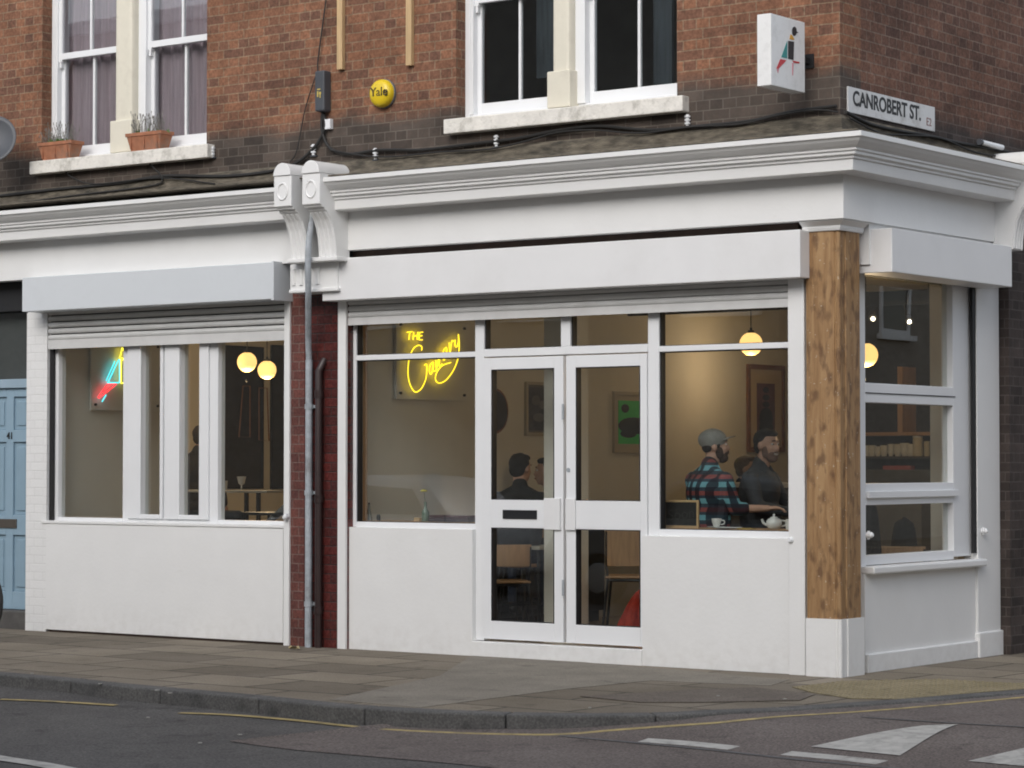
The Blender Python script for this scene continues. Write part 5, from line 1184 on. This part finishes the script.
# ---- left shop interior
XW = -11.2
PAN = mat('dark_board', (.035, .028, .022), .35, .2); PFR = mat('dark_board_frame', (.012, .010, .008), .5)
for (a, b, l_) in ((219, 262, 'tall dark board on the left shop wall, left of the pale strip'), (270, 300, 'tall dark board on the left shop wall, right of the pale strip')):
    t = thing('wall_board', l_, 'board', (XW, sy(a, XW), 1.25)); y0, y1 = sy(a, XW), sy(b, XW); z0, z1 = sz(a, 489, XW), sz(a, 345, XW)
    MB().box(XW+.001, XW+.015, y0+.02, y1-.02, z0+.02, z1-.02).build('panel', PAN, t)
    mb = MB(); mb.box(XW+.001, XW+.03, y0, y0+.02, z0, z1); mb.box(XW+.001, XW+.03, y1-.02, y1, z0, z1); mb.box(XW+.001, XW+.03, y0+.02, y1-.02, z0, z0+.02); mb.box(XW+.001, XW+.03, y0+.02, y1-.02, z1-.02, z1); mb.build('frame', PFR, t)
for pts, l_ in (([(243, 386), (239, 437), (250, 437), (250, 386), (243, 386)], 'thin brown wire frame hanging left of the pale strip'), ([(259, 388), (259, 440), (269, 441), (267, 388), (259, 388)], 'thin brown wire frame hanging right of the pale strip')):
    tag(MB().tube([Q(u, v, XW+.06) for u, v in pts], .008, 6).build('wire_frame', PW), l_, 'wire frame')
ysf = 2.0; a_ = P(205, 490, ysf); b_ = P(275, 490, ysf)
sf = thing('wall_shelf', 'thin pale shelf with cups seen through the left shop window', 'shelf', (a_.x, ysf, a_.z)); MB().box(a_.x-.3, b_.x, ysf-.12, ysf+.12, a_.z-.02, a_.z).build('board', mat('shelf_pale', (.40, .38, .34), .5), sf, bevel=.003)
for px in (246.5, 258.5): x_ = P(px, 500, ysf).x; MB().box(x_-.012, x_+.012, ysf-.02, ysf+.02, FZ, a_.z-.021).build('bracket', STL, sf)
for px, s, l_ in ((225, .9, 'small white beaker at the left of the thin shelf'), (241.5, 1.5, 'large white cup on a stem on the thin shelf')):
    c = P(px, 489, ysf); c.z = a_.z; tc_ = thing('cup', l_, 'cup', tuple(c))
    if s > 1: MB().lathe(c, [(.022, 0), (.008, .008), (.007, .045), (.030, .065), (.045, .13), (.041, .13), (.005, .06)], 20).build('bowl', CH, tc_, smooth=True)
    else: MB().lathe(c, [(.020, 0), (.026, .09), (.023, .09), (.005, .01)], 18).build('bowl', CH, tc_, smooth=True)
# low black armchair and table clutter at the window
c = D(243, 521, 22.3); s = 22.3/F
ar = thing('armchair', 'low black padded armchair behind the left shop window', 'armchair', (c.x, c.y, FZ))
MB().box(c.x-.30, c.x+.30, c.y-.28, c.y+.28, .38, .52).build('seat', DK, ar, bevel=.05)
mb = MB(); mb.box(c.x-.30, c.x+.30, c.y-.38, c.y-.27, .40, 1.08); mb.build('backrest', DK, ar, bevel=.05)
for k_ in (-1, 1): MB().box(c.x+k_*.34-.045, c.x+k_*.34+.045, c.y-.3, c.y+.28, .40, .84).build('armrest', DK, ar, bevel=.04)
for k_ in (-1, 1):
    for q in (-1, 1): MB().cyl((c.x+k_*.27, c.y+q*.22, .38), (c.x+k_*.28, c.y+q*.24, FZ), .018, .014, 10).build('leg', STL, ar)
c = D(275, 520, 22.1); table((c.x+.0, c.y+.1, FZ), 1.0, .7, .4, 'high black table beside the armchair', mat('table_black', (.02, .02, .022), .3))
tag(MB().prism([D(262, 524, 22.0), D(285, 503, 22.0), D(285, 509, 22.0), D(267, 524, 22.0)], (.02, .03, 0)).build('grey_strap', mat('grey_strap', (.16, .16, .16), .6)), 'grey sloping board at the right corner of the left shop window', 'board')

# ================================================================== PEOPLE
def remesh(mb, m, name, parent, vox=.010, sm=2, offs=Vector((0, 0, 0))):
    bmesh.ops.recalc_face_normals(mb.bm, faces=mb.bm.faces)
    me = bpy.data.meshes.new('t'); mb.bm.to_mesh(me); mb.bm.free(); o = bpy.data.objects.new('t', me); COL.objects.link(o)
    r = o.modifiers.new('r', 'REMESH'); r.mode = 'VOXEL'; r.voxel_size = vox; r.use_smooth_shade = True
    if sm: q = o.modifiers.new('s', 'SMOOTH'); q.factor = .5; q.iterations = sm
    me2 = evaluated(o); bpy.data.objects.remove(o)
    ob = bpy.data.objects.new(name, me2); COL.objects.link(ob); ob.parent = parent; me2.materials.clear(); me2.materials.append(m)
    for f in me2.polygons: f.use_smooth = True
    return ob
SKIN = mat('skin', (.52, .31, .225), .55, .06, 12); SKIN2 = mat('pale_skin', (.55, .36, .28), .55, .05, 12)
HAIR = mat('dark_hair', (.014, .010, .009), .7, .4, 60, .6, 120); BEARD = mat('brown_beard', (.045, .022, .013), .8, .4, 80, .6, 140)
FAIR = mat('fair_hair', (.13, .10, .075), .7, .3, 60, .5, 120)
EYE = mat('eye', (.02, .015, .012), .2); EWH = mat('eye_white', (.6, .58, .55), .3); LIP = mat('lips', (.32, .12, .10), .5)
JEAN = mat('dark_jeans', (.025, .03, .05), .85, .2, 20); SHOE = mat('dark_shoes', (.02, .017, .015), .5)
def plaid():
    M = bpy.data.materials.new('plaid_flannel'); M.use_nodes = True; n = M.node_tree; b = n.nodes['Principled BSDF']; L = n.links.new; b.inputs['Roughness'].default_value = .9
    tc = n.nodes.new('ShaderNodeTexCoord'); sp = n.nodes.new('ShaderNodeSeparateXYZ'); L(tc.outputs['Object'], sp.inputs[0])
    def band(src_nodes, period, duty, phase):
        a = n.nodes.new('ShaderNodeMath'); a.operation = 'MULTIPLY_ADD'; a.inputs[1].default_value = 1/period; a.inputs[2].default_value = phase; L(src_nodes, a.inputs[0])
        f = n.nodes.new('ShaderNodeMath'); f.operation = 'FRACT'; L(a.outputs[0], f.inputs[0])
        c_ = n.nodes.new('ShaderNodeMath'); c_.operation = 'LESS_THAN'; c_.inputs[1].default_value = duty; L(f.outputs[0], c_.inputs[0]); return c_.outputs[0]
    u = n.nodes.new('ShaderNodeMath'); u.operation = 'MULTIPLY_ADD'; u.inputs[1].default_value = .55; L(sp.outputs[0], u.inputs[0]); L(sp.outputs[1], u.inputs[2])
    u1 = band(u.outputs[0], .080, .50, .1); v1 = band(sp.outputs[2], .125, .32, .0); v2 = band(sp.outputs[2], .125, .26, .5)
    def mix(fac, a, b_):
        m_ = n.nodes.new('ShaderNodeMix'); m_.data_type = 'RGBA'; L(fac, m_.inputs[0])
        for k_, s_ in ((6, a), (7, b_)):
            if isinstance(s_, tuple): m_.inputs[k_].default_value = (*s_, 1)
            else: L(s_, m_.inputs[k_])
        return m_.outputs[2]
    navy = (.018, .022, .035); base = mix(u1, (.014, .017, .028), (.035, .058, .08))
    teal = mix(u1, (.022, .045, .065), (.18, .43, .50)); red = mix(u1, (.04, .012, .018), (.27, .070, .065))
    o = mix(v1, base, teal); o = mix(v2, o, red)
    L(o, b.inputs['Base Color']); return M
PLAID = plaid()
def person(loc, face, seat, label, shirt, head_turn=0, head_tilt=0, hair=HAIR, cap=None, beard=None, skin=SKIN, arms=None, stand=False, sleeve=1.0, smile=False, vox=.010, lean=0.0, collar=None, hair_long=False):
    """local frame: +x forward, +y the person's left; seat = height of the pelvis above the floor"""
    t = thing('person', label, 'person', (0, 0, 0)); z0 = seat
    A = arms or {}
    lx = lean
    def V(x, y, z): return Vector((x+lx*max(0, z)*.9, y, z0+z))
    shR, shL = V(-.01, -.178, .455), V(-.01, .178, .455)
    elR = A.get('elR') or (V(.06, -.235, .22)); haR = A.get('haR') or V(.28, -.12, .20)
    elL = A.get('elL') or (V(.06, .235, .22)); haL = A.get('haL') or V(.28, .12, .20)
    if 'elR' in A: elR = V(*A['elR'])
    if 'haR' in A: haR = V(*A['haR'])
    if 'elL' in A: elL = V(*A['elL'])
    if 'haL' in A: haL = V(*A['haL'])
    if stand: kn = [V(.02, s*.10, -.45) for s in (-1, 1)]; an = [V(-.01, s*.11, -.86) for s in (-1, 1)]
    else:
        fd = min(seat-.12, .46); kn = [V(.42, s*.13, .0) for s in (-1, 1)]; an = [V(.36, s*.13, -fd) for s in (-1, 1)]
    hips = [V(0, s*.09, 0) for s in (-1, 1)]
    hc = V(.040, 0, .712)
    Rm = Matrix.Rotation(R(head_turn), 3, 'Z') @ Matrix.Rotation(R(head_tilt), 3, 'Y')
    def H(x, y, z): return hc+Rm@Vector((x, y, z))
    Rh = Rm.to_quaternion().to_euler()
    def head(mb):
        mb.ell(H(-.012, 0, .025), (.098, .078, .092), Rh); mb.ell(H(.035, 0, -.03), (.062, .062, .085), Rh); mb.ell(H(.052, 0, -.085), (.036, .040, .028), Rh)
        mb.ell(H(.078, 0, .038), (.018, .050, .014), Rh); mb.ell(H(.068, .034, -.018), (.024, .022, .022), Rh); mb.ell(H(.068, -.034, -.018), (.024, .022, .022), Rh)
        mb.caps(H(.086, 0, .026), H(.106, 0, -.020), .009, .012, 10); mb.ell(H(.098, .012, -.026), (.011, .009, .008), Rh, 10); mb.ell(H(.098, -.012, -.026), (.011, .009, .008), Rh, 10)
        for s in (-1, 1): mb.ell(H(-.008, s*.080, -.004), (.017, .010, .032), Rh, 12)
        mb.ell(H(.088, 0, -.060), (.014, .026, .010), Rh, 12)
    def hand(mb, w, e):
        d = (w-e).normalized(); up_ = Vector((0, 0, 1)); sd_ = d.cross(up_).normalized(); nn = sd_.cross(d)
        pc_ = w+d*.05; q = Matrix((d, sd_, nn)).transposed().to_quaternion().to_euler()
        mb.ell(pc_, (.050, .040, .018), q, 14)
        for k_, (o_, l_) in enumerate(((-.030, .062), (-.010, .074), (.010, .070), (.029, .054))):
            b0 = w+d*.082+sd_*o_; m_ = b0+d*l_*.5-nn*.010; e_ = m_+d*l_*.34-nn*.026
            mb.caps(b0, m_, .0095, .009, 8); mb.caps(m_, e_, .009, .0075, 8)
        s_ = 1 if e.y < 0 else -1
        b0 = w+d*.03-sd_*.03*s_*-1*(-1); m_ = b0+(d*.6-sd_*.6*s_*(1)).normalized()*.035-nn*.006; e_ = m_+(d*.9-nn*.3).normalized()*.03
        mb.caps(b0, m_, .012, .010, 8); mb.caps(m_, e_, .010, .008, 8)
    mb = MB(); head(mb)
    mb.caps(V(-.015, 0, .50), H(-.015, 0, -.06), .060, .056)
    mb.ell(V(-.01, 0, .36), (.115, .165, .17)); mb.ell(V(0, 0, .16), (.105, .145, .19)); mb.ell(V(0, 0, .0), (.12, .165, .11))
    for a, b, c_, s in ((shR, elR, haR, -1), (shL, elL, haL, 1)):
        mb.caps(a, b, .048, .037); mb.caps(b, c_, .037, .026); hand(mb, c_, b)
    for h_, k_, a_ in zip(hips, kn, an): mb.caps(h_, k_, .075, .05); mb.caps(k_, a_, .048, .032); mb.caps(a_, a_+Vector((.13, 0, -.03)), .035, .028)
    body = remesh(mb, skin, 'body', t, vox, 2)
    mb = MB(); mb.ell(V(-.012, 0, .36), (.150, .205, .19)); mb.ell(V(0, 0, .17), (.152, .195, .23)); mb.ell(V(0, 0, .01), (.150, .185, .10)); mb.ell(V(-.02, 0, .475), (.090, .165, .065)); mb.caps(V(-.02, -.12, .49), V(-.02, 0, .54), .05, .06); mb.caps(V(-.02, .12, .49), V(-.02, 0, .54), .05, .06)
    for a, b, c_ in ((shR, elR, haR), (shL, elL, haL)):
        mb.caps(a, b, .068, .054)
        mb.caps(b, b.lerp(c_, .9*sleeve if sleeve > .5 else .28), .052, .042 if sleeve > .5 else .050)
    mb.caps(V(-.02, 0, .50), V(-.008, 0, .575), .074, .068)
    remesh(mb, shirt, 'shirt', t, vox, 3)
    mb = MB()
    mb.ell(V(0, 0, -.03), (.135, .178, .10))
    for h_, k_, a_ in zip(hips, kn, an): mb.caps(h_, k_, .090, .066); mb.caps(k_, k_.lerp(a_, .93), .064, .052)
    remesh(mb, JEAN, 'trousers', t, .014, 2)
    mb = MB()
    for a_ in an: mb.caps(a_+Vector((.0, 0, -.02)), a_+Vector((.16, 0, -.045)), .045, .038)
    remesh(mb, SHOE, 'shoes', t, .014, 1)
    # hair as a shell around the skull, open at the face
    mb = MB()
    if cap is None:
        mb.ell(H(-.032, 0, .042), (.096, .085, .086), Rh); mb.ell(H(.022, 0, .096), (.062, .064, .032), Rh); mb.ell(H(-.055, 0, -.010), (.058, .074, .070), Rh)
        for k_ in range(26):
            a = random.uniform(0, 6.28); r_ = random.uniform(0, .07); mb.ell(H(-.02+r_*math.cos(a)*1.1, r_*math.sin(a), .112-.4*r_*r_/.07+random.uniform(0, .012)), (.016, .014, .014), Rh, 8)
    else:
        mb.ell(H(-.045, 0, .005), (.060, .076, .058), Rh)
        for s in (-1, 1): mb.ell(H(.012, s*.066, .015), (.026, .014, .032), Rh, 12)
    remesh(mb, hair, 'hair', t, .007, 1)
    if beard:
        mb = MB(); mb.ell(H(.054, 0, -.088), (.046, .048, .040), Rh); 
        for s in (-1, 1): mb.ell(H(.028, s*.052, -.045), (.032, .020, .052), Rh, 14); mb.ell(H(.066, s*.030, -.062), (.030, .020, .026), Rh, 14); mb.caps(H(.10, s*.004, -.043), H(.088, s*.030, -.058), .009, .008, 8)
        remesh(mb, beard, 'beard', t, .006, 1)
    mb = MB()
    for s in (-1, 1): mb.caps(H(.092, s*.018, .043), H(.086, s*.044, .042), .006, .004, 8)
    mb.build('eyebrows', hair if not beard else beard, t, smooth=True)
    for s in (-1, 1):
        MB().ell(H(.081, s*.031, .016), (.011, .014, .008), Rh, 12).build('eye', EWH, t, smooth=True)
        MB().ell(H(.090, s*.031, .016), (.004, .006, .006), Rh, 10).build('pupil', EYE, t, smooth=True)
    if smile: MB().tube([H(.088, -.028, -.050), H(.101, -.012, -.061), H(.103, 0, -.064), H(.101, .012, -.061), H(.088, .028, -.050)], .0055, 8, 3).build('mouth', mat('teeth', (.6, .56, .5), .3), t)
    else: MB().tube([H(.092, -.022, -.058), H(.103, 0, -.057), H(.092, .022, -.058)], .005, 8, 3).build('mouth', LIP, t)
    if cap:
        mb = MB(); mb.ell(H(-.018, 0, .055), (.112, .096, .085), Rh); ob = remesh(mb, cap, 'cap', t, .007, 2)
        mb = MB(); pr = []
        for i in range(13):
            a = -R(62)+R(124)*i/12; pr.append(H(.055+.105*math.cos(a), .088*math.sin(a)/math.sin(R(62)), .052+.02*math.cos(a)))
        pr += [H(.060, .082, .044), H(.08, 0, .055), H(.060, -.082, .044)][0:3]
        mb.prism(pr, Rm@Vector((0, 0, .008))); mb.build('cap_brim', cap, ob, bevel=.002)
        MB().ell(H(-.018, 0, .139), (.009, .009, .004), Rh, 10).build('cap_button', cap, ob)
    if collar:
        mb = MB()
        for s in (-1, 1):
            mb.prism([V(.045, s*.02, .565), V(-.01, s*.075, .59), V(.0, s*.10, .535), V(.075, s*.06, .495)], Vector((.008, s*.008, .004)))
        mb.build('collar', collar, t, bevel=.002)
    t.location = loc; t.rotation_euler.z = R(face); return t
CAPM = mat('grey_wool_cap', (.30, .30, .285), .9, .12, 30, .4, 80); DSH = mat('charcoal_shirt', (.045, .048, .055), .9, .15, 20, .2, 60); BT = mat('black_tshirt', (.010, .010, .012), .9, .2, 20)
def place(px, depth):
    c = P(px, 450, depth) if depth < 10 else D(px, 450, depth); return (c.x, c.y, FZ)
pA = place(708, .82)
person(pA, 74, .845, 'bearded man in grey cap and teal and red plaid shirt', PLAID, head_turn=-38, head_tilt=-2, cap=CAPM, beard=BEARD, arms=dict(elR=(.05, -.235, .24), haR=(.25, -.38, .245), elL=(.08, .235, .24), haL=(.30, .10, .22)), sleeve=.3, collar=PLAID, lean=.05)
bar_stool((pA[0], pA[1], FZ), .74, 'bar stool under the man in the plaid shirt')
pB = place(759, 1.32)
person(pB, 4, .855, 'dark haired smiling man in charcoal shirt with short beard', DSH, head_turn=-16, head_tilt=4, hair=HAIR, beard=mat('stubble', (.17, .10, .075), .8, .2, 80), arms=dict(elR=(.10, -.24, .24), haR=(.30, -.08, .20), elL=(.10, .24, .24), haL=(.30, .08, .20)), smile=True, collar=DSH, lean=.05)
bar_stool((pB[0], pB[1], FZ), .75, 'bar stool under the smiling man in the charcoal shirt')
pC = place(743, 5.0)
person(pC, 25, .66, 'fair haired person sitting behind and between the two men', BT, hair=FAIR, skin=SKIN2, vox=.014)
bar_stool((pC[0], pC[1], FZ), .58, 'stool under the fair haired person behind the men')
pD = place(520, 21.3)
person(pD, 115, .67, 'black haired person in black top seen from behind through the left door', BT, head_turn=-25, head_tilt=6, arms=dict(elR=(.12, -.24, .26), haR=(.30, -.12, .38)), sleeve=.3, vox=.012)
bar_stool((pD[0], pD[1], FZ), .59, 'stool under the black haired person in the black top')
pE = place(551, 22.2)
person(pE, 215, .64, 'dark haired person mostly hidden by the inner column', BT, vox=.014)
bar_stool((pE[0], pE[1], FZ), .56, 'stool under the person hidden by the inner column')
pF = place(199, 26.0)
person((pF[0], pF[1], FZ), 100, .98, 'standing person in dark clothes seen between the mullions of the left shop', BT, head_turn=20, stand=True, vox=.014, arms=dict(elR=(.0, -.27, .20), haR=(.14, -.22, .02), elL=(.0, .27, .20), haL=(.14, .22, .02)))

# ================================================================== ACROSS THE ROADS (seen only as reflections in the glass)
TB_ = brick_mat('stock_brick', (.34, .31, .27), (.27, .245, .21), (.30, .28, .25), bump=.2, grain=.1)
def terrace(x0, x1, y0, y1, H_, face, label, n_):
    t = thing('terrace_building', label, 'building', ((x0+x1)/2, (y0+y1)/2, 0))
    MB().box(x0, x1, y0, y1, -.05, H_).build('wall', TB_, t); MB().box(x0-.15, x1+.15, y0-.15, y1+.15, H_, H_+.25).build('parapet', WHITE, t)
    L_ = (x1-x0) if face in '+y' and face[1] == 'y' else (y1-y0)
    for k_ in range(n_):
        for (za, zb_h) in ((4.0, 5.9),):
            a = (x0 if face[1] == 'y' else y0)+L_*(k_+.5)/n_-.65; b = a+1.3
            def bx(u0, u1, o0, o1, z0, z1):
                return (u0, u1, y1+o0, y1+o1, z0, z1) if face == '+y' else (x0-o1, x0-o0, u0, u1, z0, z1)
            mb = MB(); mb.box(*bx(a, a+.09, 0, .05, za, zb_h)); mb.box(*bx(b-.09, b, 0, .05, za, zb_h)); mb.box(*bx(a+.09, b-.09, 0, .05, za, za+.1)); mb.box(*bx(a+.09, b-.09, 0, .05, zb_h-.1, zb_h)); mb.box(*bx(a+.09, b-.09, 0, .045, (za+zb_h)/2-.03, (za+zb_h)/2+.03)); mb.box(*bx(a-.1, b+.1, 0, .12, za-.1, za))
            w_ = mb.build('window', WHITE, t); MB().box(*bx(a+.09, b-.09, .005, .02, za+.1, zb_h-.1)).build('pane', mat('far_pane', (.03, .035, .04), .1), w_)
terrace(-60, 30, -27, -19.5, 10.0, '+y', 'long stock brick terrace across the main road', 24)
terrace(14.6, 24, -4, 50, 7.0, '-x', 'stock brick terrace across the side street', 14)
def car(x, y, paint, label):
    t = thing('parked_car', label, 'car', (x, y, RZ)); w = .84
    def pr(pts, a, b, z0=0): 
        return [Vector((x+u, y+a, RZ+v)) for u, v in pts]
    mb = MB(); mb.prism(pr([(-2.1, .25), (-2.12, .62), (-2.0, .80), (-1.1, .92), (1.55, .95), (2.0, .86), (2.1, .6), (2.08, .25)], -w, 0), (0, 2*w, 0)); mb.build('body', paint, t, bevel=.06, smooth=True)
    mb = MB(); lo_p = [(-1.15, .90), (1.6, .93), (1.15, 1.38), (.3, 1.46), (-.45, 1.40)]
    A_ = [mb.bm.verts.new((x+u, y-w+.05+(v-.9)*.22, RZ+v)) for u, v in lo_p]; B_ = [mb.bm.verts.new((x+u, y+w-.05-(v-.9)*.22, RZ+v)) for u, v in lo_p]
    mb.bm.faces.new(A_); mb.bm.faces.new(B_[::-1])
    for i in range(5): mb.bm.faces.new((A_[i], B_[i], B_[(i+1) % 5], A_[(i+1) % 5]))
    mb.build('cabin', paint, t, bevel=.05, smooth=True)
    for s in (-1, 1):
        for pts in ([(-.85, .98), (.15, .98), (.15, 1.33), (-.35, 1.31)], [(.23, .98), (1.25, .98), (1.0, 1.28), (.23, 1.34)]):
            p3 = [Vector((x+u, y+s*(w-.05-(v-.9)*.22+.004), RZ+v)) for u, v in pts]; MB().prism(p3, (0, s*.008, 0)).build('side_window', mat('car_glass', (.01, .012, .015), .05), t)
        for u in (-1.35, 1.3):
            c = Vector((x+u, y+s*(w-.09), RZ+.30)); wl = MB().cyl(c-Vector((0, .09*1, 0)), c+Vector((0, .09, 0)), .31, n=24).build('wheel', TYRE, t, bevel=.02); MB().cyl(c+Vector((0, s*.085, 0)), c+Vector((0, s*.1, 0)), .19, .17, 16).build('rim', CHROME, wl)
car(-11.3, -8.6, mat('silver_paint', (.75, .75, .75), .25, metal=.2), 'silver hatchback parked across the road')
car(-6.2, -8.7, mat('grey_paint', (.16, .17, .18), .25, metal=.2), 'grey hatchback parked across the road')
